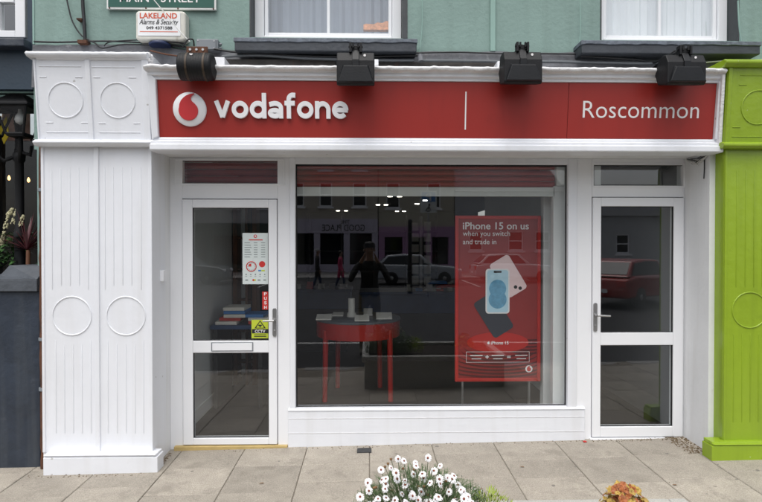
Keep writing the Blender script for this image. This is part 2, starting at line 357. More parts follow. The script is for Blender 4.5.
# ================================================================== GROUND
b = MB(); b.add([(-60, 1.42, G(-60, 1.42)-.009), (60, 1.42, G(60, 1.42)-.009), (60, 5.2, G(60, 5.2)-.009), (-60, 5.2, G(-60, 5.2)-.009)], [(0, 1, 2, 3)])
pav = tag(b.build('pavement', 'mortar'), kind='structure')
def slab_mesh(dx, dy, k):
    b = MB(); g = .0026
    b.box(g, dx-g, g, dy-g, -.05, 0)
    me = bpy.data.meshes.new('paving_slab')
    bm = bmesh.new()
    for v in b.v: bm.verts.new((v[0], v[1], v[2]+random.uniform(-.0012, .0012)))
    bm.verts.ensure_lookup_table()
    for f in b.f: bm.faces.new([bm.verts[i] for i in f])
    bmesh.ops.bevel(bm, geom=[e for e in bm.edges if all(v.co.z > -.02 for v in e.verts)], offset=.004, segments=1, affect='EDGES')
    bm.to_mesh(me); bm.free(); me.materials.append(M['paving']); return me
sw, sdp = .515, .43
slabs = [slab_mesh(sw, sdp, i) for i in range(4)]
tilt = Matrix(((1, 0, 0), (0, 1, 0), (.018, .018, 1))).to_4x4()      # shear that lays a level slab on the sloping pavement
for me in slabs: me.transform(tilt)
short = [slab_mesh(sw, .13, 0), slab_mesh(sw, .30, 0)]
for me in short: me.transform(tilt)
n = 0
offs = {0: .0, 1: -.3, 2: 0, 3: -.13, 4: .0}
for i in range(-9, 12):
    x = -1.03+sw*i
    y = 4.60+[-.02, .0, .01, -.01][i % 4]
    k = 0
    seq = [.43]*8
    if i % 3 == 1: seq = [.43, .30]+[.43]*6
    if i % 5 == 3: seq = [.30, .43]+[.43]*6
    y += .03 if i % 3 else 0.05
    for dep in seq:
        y -= dep
        if y < 1.62: break
        me = random.choice(slabs) if dep == .43 else short[1]
        o = bpy.data.objects.new('paving_slab', me); COL.objects.link(o)
        place(o, (x, y, G(x, y)+random.uniform(-.001, .001)), pav)
b = MB()
for i in range(-12, 14):
    x = i*.915; b.box(x+.003, x+.912, 1.42, 1.60, G(x, 1.5)-.25, G(x, 1.5)+.004)
tag(b.build('kerb', 'kerb', bevel=.012), kind='structure')
RZ = -.27
b = MB(); b.add([(-200, 1.5, RZ), (200, 1.5, RZ), (200, -20.9, RZ+.05), (-200, -20.9, RZ+.05)], [(3, 2, 1, 0)]); tag(b.build('road', 'asphalt'), kind='structure')
b = MB(); b.add([(-300, -300, RZ-.3), (300, -300, RZ-.3), (300, 300, RZ-.3), (-300, 300, RZ-.3)], [(0, 1, 2, 3)]); tag(b.build('ground', 'soil'), kind='structure')
for yy in (1.26, 1.12):
    b = MB(); b.box(-30, 30, yy-.045, yy+.045, RZ-.01, RZ+.006); tag(b.build('road_marking', 'yellowpaint'), kind='structure')
b = MB(); b.box(-30, 30, -1.65, -1.53, RZ-.01, RZ+.009); tag(b.build('road_marking', 'roadwhite'), kind='structure')
b = MB()
for x in range(-20, 22, 5): b.box(x-.05, x+.05, -20.4, -15.6, RZ-.01, RZ+.05)
build_each(b, 'road_marking', 'roadwhite', kind='structure')
b = MB(); b.box(-60, 60, -27.2, -20.9, RZ-.1, RZ+.17); tag(b.build('far_pavement', 'kerb'), kind='structure')

# ================================================================== THE SHOP BUILDING
shop = thing('shop_building', (.5, 4.6, 0), 'sage green rendered building with white ground floor shopfront and two sash windows above', 'building')
XL, XR = -1.65, 2.652
wlx0, wlx1 = X(251, UW), X(403, UW); wrx0, wrx1 = X(600, UW), X(737, UW)
wz0 = Z(38, UW)
b = MB(); wall_grid(b, X(33.5, UW, 40), 6.2, 2.42, 6.6, UW, .30, [(wlx0, wlx1, wz0, wz0+1.45), (wrx0, wrx1, wz0, wz0+1.45)])
upper = b.build('upper_wall', 'render', shop)
b = MB(); b.box(-2.9, 6.4, 4.25, 13.9, 6.6, 6.8); b.build('roof', 'sill', shop, .02)
# upper windows
def sash(x0, x1, px):
    b = MB(); yf = UW+.13
    z0, z1 = wz0-.02, wz0+1.42
    l = .05
    b.frame(x0+.006, x1-.006, z0, z1, (.075, .075, .06, .085), yf, yf+.10)
    o = b.build('window', 'upvc', shop, .006)
    b = MB(); mid = (x0+x1)/2; ys = yf+.025
    b.frame(x0+.083, x1-.083, z0+.088, z1-.062, (.028, .028, .03, .03), ys, ys+.05)
    b.box(mid-.012, mid+.012, ys+.002, ys+.048, z0+.118, z1-.092); b.box(x0+.111, x1-.111, ys-.01, ys+.045, z0+.70, z0+.74)
    b.build('sash', 'upvc', o, .004)
    b = MB(); b.box(x0+.111, mid-.012, ys+.02, ys+.03, z0+.118, z1-.092); b.build('pane', 'glass_up', o)
    b = MB(); b.box(mid+.012, x1-.111, ys+.02, ys+.03, z0+.118, z1-.092); b.build('pane', 'glass_up', o)
    b = MB();
    N = 44
    for i in range(N):
        xa = x0+.05+(x1-x0-.1)*i/N; xb = x0+.05+(x1-x0-.1)*(i+1)/N
        ya = yf+(.24 if px == 0 else .11)+.012*math.sin(i*1.9)+.006*math.sin(i*.7); yb = yf+(.24 if px == 0 else .11)+.012*math.sin((i+1)*1.9)+.006*math.sin((i+1)*.7)
        b.add([(xa, ya, z0), (xb, yb, z0), (xb, yb, z1), (xa, ya, z1)], [(0, 1, 2, 3)], True)
    b.build('blind', mat('sky_reflection_blind', (.36, .40, .47) if px == 0 else (.80, .82, .85), .8, .05), o)  # sky reflection of the panes put into the blind colour, paler at right
    return o
w1 = sash(wlx0, wlx1, 0); w2 = sash(wrx0, wrx1, 1)
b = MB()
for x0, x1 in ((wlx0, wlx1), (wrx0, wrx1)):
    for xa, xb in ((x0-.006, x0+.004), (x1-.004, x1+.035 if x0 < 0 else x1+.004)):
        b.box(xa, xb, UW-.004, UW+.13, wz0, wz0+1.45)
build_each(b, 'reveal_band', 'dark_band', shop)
for pa, pb, zb_, rot in ((235, 416.5, 51.5, 0), (581, 759, 52.5, 0)):
    ys = 4.24; x0, x1 = X(pa, ys), X(pb, ys); zt = Z(38.6, ys); zb = Z(51.5, ys); zm = Z(42, ys)
    b = MB(); b.prismx([(ys, zb), (ys, zm), (ys+.3, zm+.004), (ys+.3, zb)], x0, x1); o = b.build('window_sill', 'sill', shop, .008)
    b = MB(); n = 26; pts = []
    for i in range(n+1):
        pts.append((x0-.006+(x1-x0+.012)*i/n, zm-.002+random.uniform(-.006, .003)))
    pts += [(x1+.006, zt), (x0-.006, zt)]
    b.prism(pts, ys-.008, ys+.29); b.build('sill_slab', 'sill_top', o, .004)
# orange item on the inner ledge of first window
b = MB(); zz = Z(26, UW+.19)
n_ = 12; xa, xb = X(363.5, UW+.2), X(389.5, UW+.2)
b.prism([(xa, zz-.02), (xb, zz-.02), (xb, zz+.05), (xb-.03, zz+.052), (xb-.06, zz+.035), (xb-.1, zz+.04), (xb-.13, zz+.025), (xa+.02, zz+.028), (xa, zz+.02)], UW+.21, UW+.26)
tag(b.build('folded_cloth', mat('orange_peach_cloth', (.75, .33, .16), .7, .35, 40)), 'crumpled orange cloth inside the upper sash window over the emblem', 'cloth')
# lead flashing and trunking behind the cornice
zf0, zf1 = Z(58, UW-.02), Z(47, UW-.02)
b = MB(); n = 60; x0, x1 = X(35, UW), X(726, UW)
vs = []; fs = []
for i in range(n+1):
    x = x0+(x1-x0)*i/n; vs += [(x, UW-.028+random.uniform(-.006, .006), 2.9), (x, UW-.014+random.uniform(-.004, .004), zf1-.028+random.uniform(-.006, .006)+(.03 if x < -1.6 else 0))]
for i in range(n): fs.append((2*i, 2*i+2, 2*i+3, 2*i+1))
b.add(vs, fs); b.build('lead_flashing', 'lead', shop)
b = MB(); b.box(X(489.5, UW), X(494.5, UW), UW-.02, UW-.001, Z(51, UW), 6.4); b.build('wall_batten', 'render_lt', shop, .003)
b = MB(); b.box(X(34, UW), X(36.2, UW), UW-.006, UW, Z(47, UW), 6.4); b.build('corner_strip', 'render_lt', shop, .002)
# soffit and reveals
ZS = 2.392
b = MB(); b.box(XL-.0, XR+.0, FR-.03, 4.72, ZS, ZS+.04); b.build('soffit', 'whitewall', shop)
for xa, xb, nm in ((XL-.12, XL, 'l'), (XR, XR+.07, 'r')):
    b = MB(); b.box(xa, xb, FR+.03, 4.70, -.3, ZS+.03); b.build('reveal_wall', 'whitewall', shop)
# white left pilaster
def pilaster(parent, x0, x1, paint, zplinth_top, zg, zled, zcap, flute_cols, xs_ring, half=False, yb=FR, outer=1, ribx=None):
    yc = yb-.035
    b = MB(); b.box(x0, x1, yb, yb+.25, zg-.1, zled); shaft = b.build('pilaster', paint, parent, .006)
    return shaft
zpt = Z(452, FR, 100); zpg = G(-2.1, FR)-.01
zl0, zl1 = Z(146, FR-.05, 90), Z(140.6, FR-.05, 90)
zc1 = Z(58, FR-.13, 90)
LX0, LX1 = X(43, FR, 450), X(152.5, FR, 300)
b = MB(); b.box(LX0, LX1, FR, FR+.28, zpg-.15, zl0+.01); pl = b.build('pilaster', 'white', shop, .008)
mid = X(97, FR)
# lower relief
b = MB(); b.box(X(94.5, FR), X(99.5, FR), FR-.012, FR+.01, zpt, zl0); b.box(LX0, LX0+.022, FR-.008, FR+.01, zpt, zl0); b.box(LX1-.026, LX1, FR-.008, FR+.01, zpt, zl0); build_each(b, 'stile', 'white', pl, .004)
def flute(parent, paint, x, z0, z1, y, r=.0040):
    b = MB(); n = 8; vs = []
    b.tube([(x, y+.001, z0), (x, y, z0+.012), (x, y, z1-.012), (x, y+.001, z1)], [r*.6, r, r, r*.6], 6); b.build('flute', paint, parent)
for cols, (za, zb) in (([52, 61, 70, 79, 88, 105, 113.5, 122.5, 131.5, 141], (167, 290)), ([56, 64.5, 73.3, 82, 91, 108, 117, 126, 135, 143.5], (340, 434))):
    for i, c in enumerate(cols):
        e = 0 if i % 5 in (0, 4) else (2 if za < 200 else -1)*1.0
        bot = zb-4 if (za < 200 and i % 5 not in (0, 4)) else zb
        top = za+4 if (za > 200 and i % 5 not in (0, 4)) else za
        flute(pl, 'white', X(c, FR, (za+zb)/2), Z(bot, FR, c), Z(top, FR, c), FR)
for c in (72, 126):
    b = MB(); b.ring(X(c, FR, 316), FR, Z(316, FR, c), 19/550*FR, .006); b.build('roundel', 'white', pl)
# plinth
yp = FR-.075; px0, px1 = X(43, yp, 465), X(157.5, yp, 465); zt = Z(452, yp, 100)
b = MB(); b.box(px0, px1, yp, FR+.05, zpg-.15, Z(457.5, yp, 100)); b.prismx([(yp+.012, Z(457.5, yp, 100)), (yp-.004, Z(456, yp, 100)), (yp-.004, Z(454.6, yp, 100)), (yp+.03, Z(453.6, yp+.03, 100)), (yp+.05, Z(452.2, yp+.05, 100)), (FR+.005, Z(451.2, FR, 100)), (FR+.05, Z(451.2, FR, 100)), (FR+.05, Z(457.5, yp, 100))], px0+.003, px1-.012)
b.build('plinth', 'white', pl, .006)
# capital: leans out towards the street
zk0, zk1 = zl1, zc1
def lean(zb, zt, yb, yt): return lambda x, y, z: (x, y+(yt-yb)*(z-zb)/(zt-zb), z)
LC = lean(zk0, zk1, 0, -.055)
yc0 = FR-.035
cx0, cx1 = X(38.6, yc0, 135), X(147.5, yc0, 135)
b = MB(); b.box(cx0, cx1+.03, yc0, FR+.36, zk0-.01, zk1+.005).map(LC); cap = b.build('capital', 'white', pl, .008)
xm0, xm1 = X(94, yc0, 100), X(99, yc0, 100)
def cz(py): return Z(py, yc0-.05, 90)
b = MB(); b.box(X(87, yc0-.03, 100), X(92, yc0-.03, 100), yc0-.012, yc0+.01, zk0, zk1); b.box(cx0, cx0+.012, yc0-.01, yc0+.01, zk0, zk1); b.box(cx1-.02, cx1+.03, yc0-.012, yc0+.01, zk0, zk1); b; b.map(LC); build_each(b, 'capital_stile', 'white', cap, .004)
for c in (65.5, 117.5):
    b = MB(); b.ring(X(c, yc0-.03, 100), yc0, cz(99.5), 16.7/550*yc0, .006); b.map(LC).build('roundel', 'white', cap)
for (xa, xb, yy) in ((42, 84, 66.5), (94.5, 137, 67), (42, 49, 77), (77.5, 84.5, 77), (95.5, 102, 77), (130.5, 138, 77), (46, 53, 121.5), (81, 88, 121.5), (98.5, 105.5, 122), (133.5, 140, 122), (46, 89, 131), (99, 140, 131)):
    b = MB(); z = cz(yy); yy_ = yc0
    b.tube([(X(xa, yc0-.025), yc0, z), (X(xb, yc0-.025), yc0, z)], .004, 6); b.map(LC).build('incised_bar', 'white', cap)
# ledge under the capital
yl = FR-.07; b = MB(); b.prismx([(yl+.01, zl0), (yl-.012, zl0+.02), (yl-.012, zl1-.01), (yl+.02, zl1+.008), (FR+.2, zl1+.008), (FR+.2, zl0)], X(33, yl, 143), X(151.5, yl, 143)); b.build('ledge', 'white', pl, .006)
# cornice of the capital
yk = FR-.145
def cornice_bar(x0, x1, zc, yc, rz, ry, n=70, jit=.004, end=None):
    b = MB(); vs = []; fs = []; m = 10
    for i in range(n+1):
        x = x0+(x1-x0)*i/n; jz = random.uniform(-jit, jit); jy = random.uniform(-jit, jit)
        for k in range(m):
            a = 2*math.pi*k/m
            vs.append((x, yc+jy+ry*math.copysign(abs(math.cos(a))**.7, math.cos(a)), zc+jz+(rz+random.uniform(-jit, jit)*.6)*math.copysign(abs(math.sin(a))**.7, math.sin(a))))
    for i in range(n):
        for k in range(m): fs.append((i*m+k, i*m+(k+1) % m, (i+1)*m+(k+1) % m, (i+1)*m+k))
    b.add(vs, fs, True); b.add(vs[:m], [tuple(range(m-1, -1, -1))]); b.add(vs[-m:], [tuple(range(m))]); return b
zz = (Z(51.5, yk)+Z(58.5, yk))/2
cornice_bar(X(24.5, yk, 55), X(146, yk, 55), zz, yk+.15, .026, .15, 40, .0015).build('cornice', 'white', cap)
b = MB(); b.prismx([(yk+.05, zz-.034), (yk+.03, zz-.018), (FR+.2, zz-.018), (FR+.2, zz-.034)], X(32, yk, 60), X(146, yk, 60)); b.build('cornice_bed', 'white', cap, .006)
# torn end of the cornice
b = MB()
for i in range(16):
    x = X(146+random.uniform(-1, 3.5), yk+.05, 60); z = Z(56+i*.75, yk+.05); r = random.uniform(.010, .024)
    b.lathe([(.001, -r*.5), (r, -r*.2), (r*.9, r*.3), (.001, r*.6)], (x+i*.0008, yk+.05+random.uniform(0, .06), z), 7, 'y')
b.build('flaked_paint', 'old_white', cap)
# fascia surround
FYb, FYt = 4.165, 4.118
zb, zt = Z(138, FYb), Z(81, FYt)
LF = lean(zb, zt, 0, FYt-FYb)
fx0, fx1 = X(157, 4.12, 110), X(716.8, 4.12, 110)
b = MB(); b.box(X(147, 4.12), X(723.5, 4.12), FYb+.02, FYb+.16, zb-.07, zt+.06).map(LF); fas = b.build('fascia', 'white', shop)
# stiles either side and rails
b = MB()
xL, xR = X(149.5, 4.10, 110), X(724.6, 4.10, 110)
b.prism([(xL, zb-.02), (fx0, zb), (fx0, zt), (xL-.015, zt+.06)], FYb-.028, FYb+.03)
b.prism([(fx1, zb), (xR-.01, zb-.02), (xR-.022, zt+.06), (fx1, zt)], FYb-.028, FYb+.03)
b.map(LF); build_each(b, 'fascia_stile', 'white', fas, .006)
b = MB(); b.prism([(xR-.03, zb-.06), (xR-.004, zb-.06), (xR-.018, zt+.1), (xR-.042, zt+.1)], FYb-.05, FYb+.1); b.map(LF).build('end_board', 'old_white', fas, .005)
b = MB()
yy = FYt
zr = Z(66, yy-.05)
b.prismx([(yy-.012, zt), (yy-.012, zt+.018), (yy-.035, zt+.026), (yy-.035, zt+.05), (yy-.055, zt+.062), (yy-.055, zr), (yy+.1, zr), (yy+.1, zt)], xL-.01, xR-.03)
b.build('top_moulding', 'white', fas, .004)
zc = (Z(64.5, yy-.08)+Z(70.5, yy-.08))/2
cornice_bar(X(143, yy-.08, 68), X(727.5, yy-.08, 68), zc, yy+.03, .023, .115, 130, .0038).build('cornice', 'old_white', fas)
yq = FYb
zq = Z(151, yq-.05)
b = MB(); b.prismx([(yq-.004, zb), (yq-.012, zb-.014), (yq-.012, zb-.026), (yq-.035, zb-.034), (yq-.035, zb-.055), (yq-.055, zb-.062), (yq-.055, zq+.008), (yq-.048, zq), (yq+.12, zq), (yq+.12, zb)], X(150, yq-.05), X(722.5, yq-.05)); b.build('bottom_moulding', 'white', fas, .003)

# ---- window and door joinery in plane B
def zB(py, px=370): return Z(py, B, px)
xw0, xw1 = X(295.5, B, 290), X(567.5, B, 290)
zw0, zw1 = zB(407.5), zB(164)
zh = ZS
dx0, dx1 = X(183.2, B, 320), X(277.2, B, 320)        # left leaf
ex0, ex1 = X(592, B, 320), X(682.3, B, 320)          # right leaf
gl_, gr_ = G(-1.2, B), G(2.3, B)
b = MB()
b.box(XL, dx0-.004, B, B+.07, gl_-.05, zh)                                # left post
b.box(dx0-.004, dx1+.004, B, B+.07, zB(199), zB(184.5))                    # rail over door
b.box(dx0-.004, dx1+.004, B, B+.07, zB(160.5), zh)
b.box(dx1+.004, xw0-.045, B, B+.07, gl_-.05, zh)                           # mullion door/window
b.box(xw1+.075, ex0-.004, B, B+.07, gr_-.1, zh)
b.box(ex0-.004, ex1+.004, B, B+.07, zB(196.5), zB(185.5)); b.box(ex0-.004, ex1+.004, B, B+.07, zB(163.5), zh)
b.box(ex1+.004, XR, B, B+.07, gr_-.1, zh)
build_each(b, 'door_frame', 'upvc', shop, .004)
b = MB(); b.frame(xw0-.045, xw1+.075, zB(408.6), zh, (.045, .075, zh-zw1, zw0-zB(408.6)), B-.012, B+.08); wf = b.build('display_window', 'white', shop, .005)
b = MB(); b.box(xw0, xw1, B+.040, B+.050, zw0, zw1); b.build('pane', 'glass', wf)
b = MB(); b.frame(xw0-.001, xw1+.001, zw0-.001, zw1+.001, (.010, .010, .014, .008), B+.028, B+.039); b.build('gasket', 'rubber', wf)
zs0 = zB(408.6)
b = MB(); xa, xb = X(288, B-.02, 430), X(585, B-.02, 430)
b.box(xa, xb, B-.02, B+.07, -.12, zs0-.012); rs = b.build('stall_riser', 'white', shop, .006)
b = MB(); b.prismx([(B-.026, zs0-.012), (B-.026, zs0-.004), (B-.012, zs0+.006), (B+.02, zs0+.006), (B+.02, zs0-.012)], xa, xb); b.build('sill_board', 'white', rs, .003)
b = MB()
for zz in (zB(417.5), zB(432)): b.box(xa+.002, xb-.002, B-.0225, B-.015, zz-.002, zz+.002)
build_each(b, 'board_joint', 'old_white', rs)
# transoms
for (pa, pb, ya, yb_) in ((175.3, 285.3, 161, 183.8), (593.5, 683, 164, 185)):
    xa, xb, za, zb2 = X(pa, B+.02), X(pb, B+.02), zB(yb_), zB(ya)
    lo, hi = (dx0-.004, dx1+.004) if pa < 300 else (ex0-.004, ex1+.004)
    b = MB(); b.frame(min(lo, xa)-.001, max(hi, xb)+.001, za-.016, zb2+.016, (.014, .014, .016, .016), B-.006, B+.05); o = b.build('transom', 'upvc', shop, .003)
    b = MB(); b.box(xa, xb, B+.03, B+.038, za, zb2); b.build('pane', 'glass', o)
    b = MB(); b.frame(xa-.001, xb+.001, za-.001, zb2+.001, (.005, .005, .005, .005), B+.020, B+.029); b.build('gasket', 'rubber', o)
# doors
def door(x0, x1, zt, zbm, gx0, gx1, gt, gm0, gm1, gb, hside, label):
    yd = B-.014
    b = MB(); b.box(x0, gx0, yd, yd+.065, zbm, zt); b.box(gx1, x1, yd, yd+.065, zbm, zt)
    b.box(gx0, gx1, yd, yd+.065, gt, zt); b.box(gx0, gx1, yd, yd+.065, gm1, gm0); b.box(gx0, gx1, yd, yd+.065, zbm, gb)
    d = b.build('door', 'upvc', shop, .005); d['label'] = label
    for za, zb2 in ((gm0, gt), (gb, gm1)):
        b = MB(); b.box(gx0, gx1, yd+.028, yd+.036, za, zb2); b.build('pane', 'glass', d)
        b = MB(); b.frame(gx0-.001, gx1+.001, za-.001, zb2+.001, (.006, .006, .006, .006), yd+.012, yd+.027); b.build('gasket', 'rubber', d)
    return d
dl = door(dx0, dx1, zB(199.8), zB(444.3, 230), X(193, B), X(268.7, B), zB(208), zB(340), zB(352), zB(436.5), 1, 'left glazed shop door with letter plate')
dr = door(ex0, ex1, zB(197.2), zB(436.5, 640), X(600.5, B), X(673, B), zB(206), zB(333.3), zB(346), zB(428), 0, 'right plain glazed side door')
for d, hx, ha, hb, lx, lz in ((dl, 274.7, 307.5, 336, 262.5, 319.5), (dr, 595, 303, 332, 611, 315.3)):
    yh = B-.014; xc = X(hx, yh, 320); z0, z1 = zB(hb), zB(ha)
    b = MB(); pts = []
    r = .017
    for i in range(13): a = math.pi*i/12; pts.append((xc+r*math.cos(a), z1-r+r*math.sin(a)))
    for i in range(13): a = math.pi+math.pi*i/12; pts.append((xc+r*math.cos(a), z0+r+r*math.sin(a)))
    b.prism(pts, yh-.010, yh); zl = zB(lz); xe = X(lx, yh-.06, 320)
    b.tube([(xc, yh, zl), (xc, yh-.05, zl)], .010, 10); b.tube([(xc, yh-.05, zl), (xc+(xe-xc)*.3, yh-.055, zl), (xe, yh-.05, zl-.004)], [.010, .009, .008], 8)
    b.disc(xc, yh-.0102, z0+.05, .008, .006, 12)
    b.build('handle', 'steel', d, .002)
b = MB(); yd = B-.014; b.box(X(212, yd), X(252, yd), yd-.008, yd, zB(349.7), zB(342.3)); lp = b.build('letter_plate', 'upvc', dl, .003)
b = MB(); b.frame(X(211, yd), X(253, yd), zB(350.4), zB(341.6), (.006, .006, .004, .004), yd-.004, yd); b.build('plate_surround', 'greybox', lp)
b = MB(); b.box(X(174.5, B), X(287.5, B), B-.035, B+.05, gl_-.06, zB(445, 230)); tag(b.build('threshold', 'timber', shop, .004))
b = MB(); b.box(ex0-.02, ex1+.02, B-.03, B+.05, gr_-.05, zB(437.2, 640)); b.build('threshold', 'upvc', shop, .004)
# ---- interior shell (part of the building)
FZ = .05; XI0, XI1 = XL+.06, X(588, B)
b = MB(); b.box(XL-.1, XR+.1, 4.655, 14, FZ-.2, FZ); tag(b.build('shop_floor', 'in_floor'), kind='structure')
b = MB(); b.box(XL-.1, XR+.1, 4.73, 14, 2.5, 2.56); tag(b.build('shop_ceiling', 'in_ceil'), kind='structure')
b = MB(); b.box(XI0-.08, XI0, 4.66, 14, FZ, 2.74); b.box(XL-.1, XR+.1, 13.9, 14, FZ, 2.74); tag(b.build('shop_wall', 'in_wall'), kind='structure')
b = MB(); b.box(XI0, XI0+.006, 4.70, 7.4, FZ+.12, 2.5); tag(b.build('interior_panel', 'in_white', shop), kind='structure')
b = MB(); b.box(XI0, XI0+.02, 4.68, 9, FZ, FZ+.12); b.build('skirting', 'in_white', shop, .003)
b = MB(); b.box(XI1+.06, XI1+.14, 4.66, 9, FZ, 2.74); tag(b.build('partition_wall', 'in_white'), kind='structure')
b = MB(); b.box(XI1+.14, XR, 8.2, 8.28, FZ, 2.74); b.box(XR+.001, XR+.08, 4.7, 8.2, FZ, 2.74); tag(b.build('hall_wall', 'hall'), kind='structure')
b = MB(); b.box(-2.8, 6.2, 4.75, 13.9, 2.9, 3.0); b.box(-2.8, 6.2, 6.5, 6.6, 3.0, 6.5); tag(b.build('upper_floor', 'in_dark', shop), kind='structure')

# ================================================================== SIGN ON THE FASCIA
sg = thing('shop_sign', (.5, FYb, zb), 'long red sign board with raised white lettering and round emblem above the shopfront', 'sign')
xj = X(569, 4.12, 110)
for xa, xb in ((fx0+.002, xj-.0015), (xj+.0015, fx1-.002)):
    b = MB(); b.box(xa, xb, FYb+.001, FYb+.02, zb+.002, zt-.002).map(LF).build('sign_panel', 'red', sg, .001)
def strokeglyph(strokes, s):
    """closed/open centre lines -> thin prisms, each a hair deeper than the next so none lie in one plane"""
    out = []
    for k, (pts, closed) in enumerate(strokes):
        n = len(pts); Lp, Rp = [], []
        for i in range(n):
            p0 = pts[(i-1) % n] if (closed or i > 0) else pts[i]; p1 = pts[(i+1) % n] if (closed or i < n-1) else pts[i]
            dx, dz = p1[0]-p0[0], p1[1]-p0[1]; l = math.hypot(dx, dz) or 1; nx, nz = -dz/l*s/2, dx/l*s/2
            Lp.append((pts[i][0]+nx, pts[i][1]+nz)); Rp.append((pts[i][0]-nx, pts[i][1]-nz))
        out.append((Lp, Rp, closed))
    return out
def arc(cx, cz, rx, rz, a0, a1, n=22): return [(cx+rx*math.cos(R(a0+(a1-a0)*i/n)), cz+rz*math.sin(R(a0+(a1-a0)*i/n))) for i in range(n+1)]
sT = .27; rO = .5-sT/2
def ringpts(cx): return [(cx+(.53-sT/2)*math.cos(2*math.pi*i/32), .5+rO*math.sin(2*math.pi*i/32)) for i in range(32)]
GL = {
 'v': (1.02, [([(.13, 1.0), (.51, .0+.06)], False), ([(.89, 1.0), (.51, .06)], False)]),
 'o': (1.06, [(ringpts(.53), True)]),
 'd': (1.06, [(ringpts(.53), True), ([(1.06-sT/2, 1.46), (1.06-sT/2, 0)], False)]),
 'a': (.98, [(arc(.44, .30, .305, .165, 0, 360, 26)[:-1], True), ([(.10, .80)]+arc(.46, .60, .385, .265, 105, 0, 12)+[(.845, 0)], False)]),
 'f': (.70, [([(.27, 0), (.27, 1.08)]+arc(.52, 1.08, .25, .27, 180, 88, 10)+[(.70, 1.34)], False), ([(.0, .88), (.66, .88)], False)]),
 'n': (1.0, [([(sT/2, 0), (sT/2, 1.0)], False), ([(sT/2, .5)]+arc(.50, .50, .365, .365, 165, 0, 14)+[(.865, 0)], False)]),
 'e': (1.04, [(arc(.53, .5, .395, rO, 0, 318, 30), False), ([(.22, .5), (1.02, .5)], False)]),
}
lx0, lx1 = X(213.5, 4.10, 107), X(348, 4.10, 107); zbl, zxh = Z(117.8, 4.10), Z(101.0, 4.10)
hx = zxh-zbl
tot = sum(GL[c][0] for c in 'vodafone')+.10*7; k = (lx1-lx0)/tot; cx = lx0
for ch in 'vodafone':
    b = MB(); w, st = GL[ch]
    for q, (Lp, Rp, closed) in enumerate(strokeglyph(st, sT)):
        y0 = FYb-.026+.0006*q; y1 = FYb-.004; n = len(Lp); vs = []
        for P in (Lp, Rp):
            for yy in (y0, y1): vs += [(cx+p[0]*k, yy, zbl+p[1]*hx) for p in P]
        A, C, D, E_ = 0, n, 2*n, 3*n; fs = []
        for i in range(n if closed else n-1):
            j = (i+1) % n
            fs += [(A+i, D+i, D+j, A+j), (C+j, E_+j, E_+i, C+i), (A+j, C+j, C+i, A+i), (D+i, E_+i, E_+j, D+j)]
        if not closed: fs += [(A, C, E_, D), (A+n-1, D+n-1, E_+n-1, C+n-1)]
        b.add(vs, fs)
    b.map(LF).build('letter', 'letter', sg); cx += (w+.10)*k
# divider and place name in vinyl
b = MB(); b.box(X(465.7, 4.11, 110), X(467.0, 4.11, 110), FYb-.001, FYb+.001, Z(127.5, 4.1), Z(90, 4.1)).map(LF).build('divider', 'printwhite', sg)
text_mesh('Roscommon', X(584.5, 4.11, 108), X(701.5, 4.11, 108), Z(115.6, 4.11), Z(98.8, 4.11), FYb-.0005, off=-.005).map(LF).build('lettering', 'printwhite', sg)
# emblem: white domed disc with a red drop
ex, ez, er = X(187.8, 4.09, 109), Z(108.7, 4.09), 16.6/550*4.09
b = MB(); b.lathe([(er, 0), (er, .012), (er*.96, .02), (er*.6, .030), (er*.2, .034), (.001, .0345)], (ex, FYb, ez), 48, 'y').map(LF); em = b.build('emblem', 'letter', sg)
def drop_outline(cx, cz, r):
    p = [(-.02+.58*math.cos(R(25-225*i/24)), -.12+.58*math.sin(R(25-225*i/24))) for i in range(25)]
    p += [(-.535, .26), (-.44, .46), (-.30, .62), (-.12, .75), (.10, .84), (.38, .88), (.24, .77), (.15, .64), (.15, .52), (.23, .41), (.36, .30)]
    return [(cx+u*r, cz+v*r) for u, v in p]
b = MB(); b.prism(drop_outline(ex, ez, er), FYb-.040, FYb-.022); b.map(LF).build('emblem_drop', 'drop', em, .003)

# ================================================================== NEIGHBOUR ON THE RIGHT: lime green shopfront
gs = thing('green_shopfront', (3.1, 4.3, 0), 'lime green painted shopfront pilaster with roundels and flutes to the right of white shop', 'shopfront')
GFr = 4.13; gx0 = X(723.5, GFr, 300); gxr = 3.42
zgl0, zgl1 = Z(146.5, GFr-.06), Z(141, GFr-.06); gg = G(2.9, FR)
b = MB(); b.box(gx0, gxr, GFr, FR+.42, gg-.1, zgl0+.01); gp = b.build('pilaster', 'green', gs, .008)
b = MB(); b.box(gx0+.003, gx0+.022, GFr-.007, GFr+.01, gg+.1, zgl0); build_each(b, 'stile', 'green', gp, .004)
yg = GFr
for cols, za, zb2 in (([736.5, 745.5, 754, 762.5, 771], 168, 288), ([733.5, 742, 750.3, 758.5, 767], 335, 425)):
    for c in cols: flute(gp, 'green', X(c, yg, (za+zb2)/2), Z(zb2, yg), Z(za, yg), yg)
b = MB(); b.ring(X(749.8, yg, 311), yg, Z(311, yg), 18/550*yg, .006); b.build('roundel', 'green', gp)
ygp = GFr-.055
b = MB(); b.box(X(712, ygp, 455), gxr+.02, ygp, FR-.01, gg-.1, Z(449, ygp)); b.prismx([(ygp+.004, Z(449, ygp)), (ygp-.006, Z(447.8, ygp)), (ygp-.006, Z(446.8, ygp)), (ygp+.02, Z(445.8, ygp+.02)), (ygp+.02, Z(444.6, ygp+.02)), (ygp+.045, Z(443.4, ygp+.045)), (FR-.012, Z(443, ygp+.05)), (FR-.012, Z(449, ygp))], X(713.3, ygp, 455), gxr+.015); b.build('plinth', 'green', gp, .006)
gcx0 = X(727.3, 4.06, 140)
LG = lean(zgl1, Z(57, 4.0), 0, -.05)
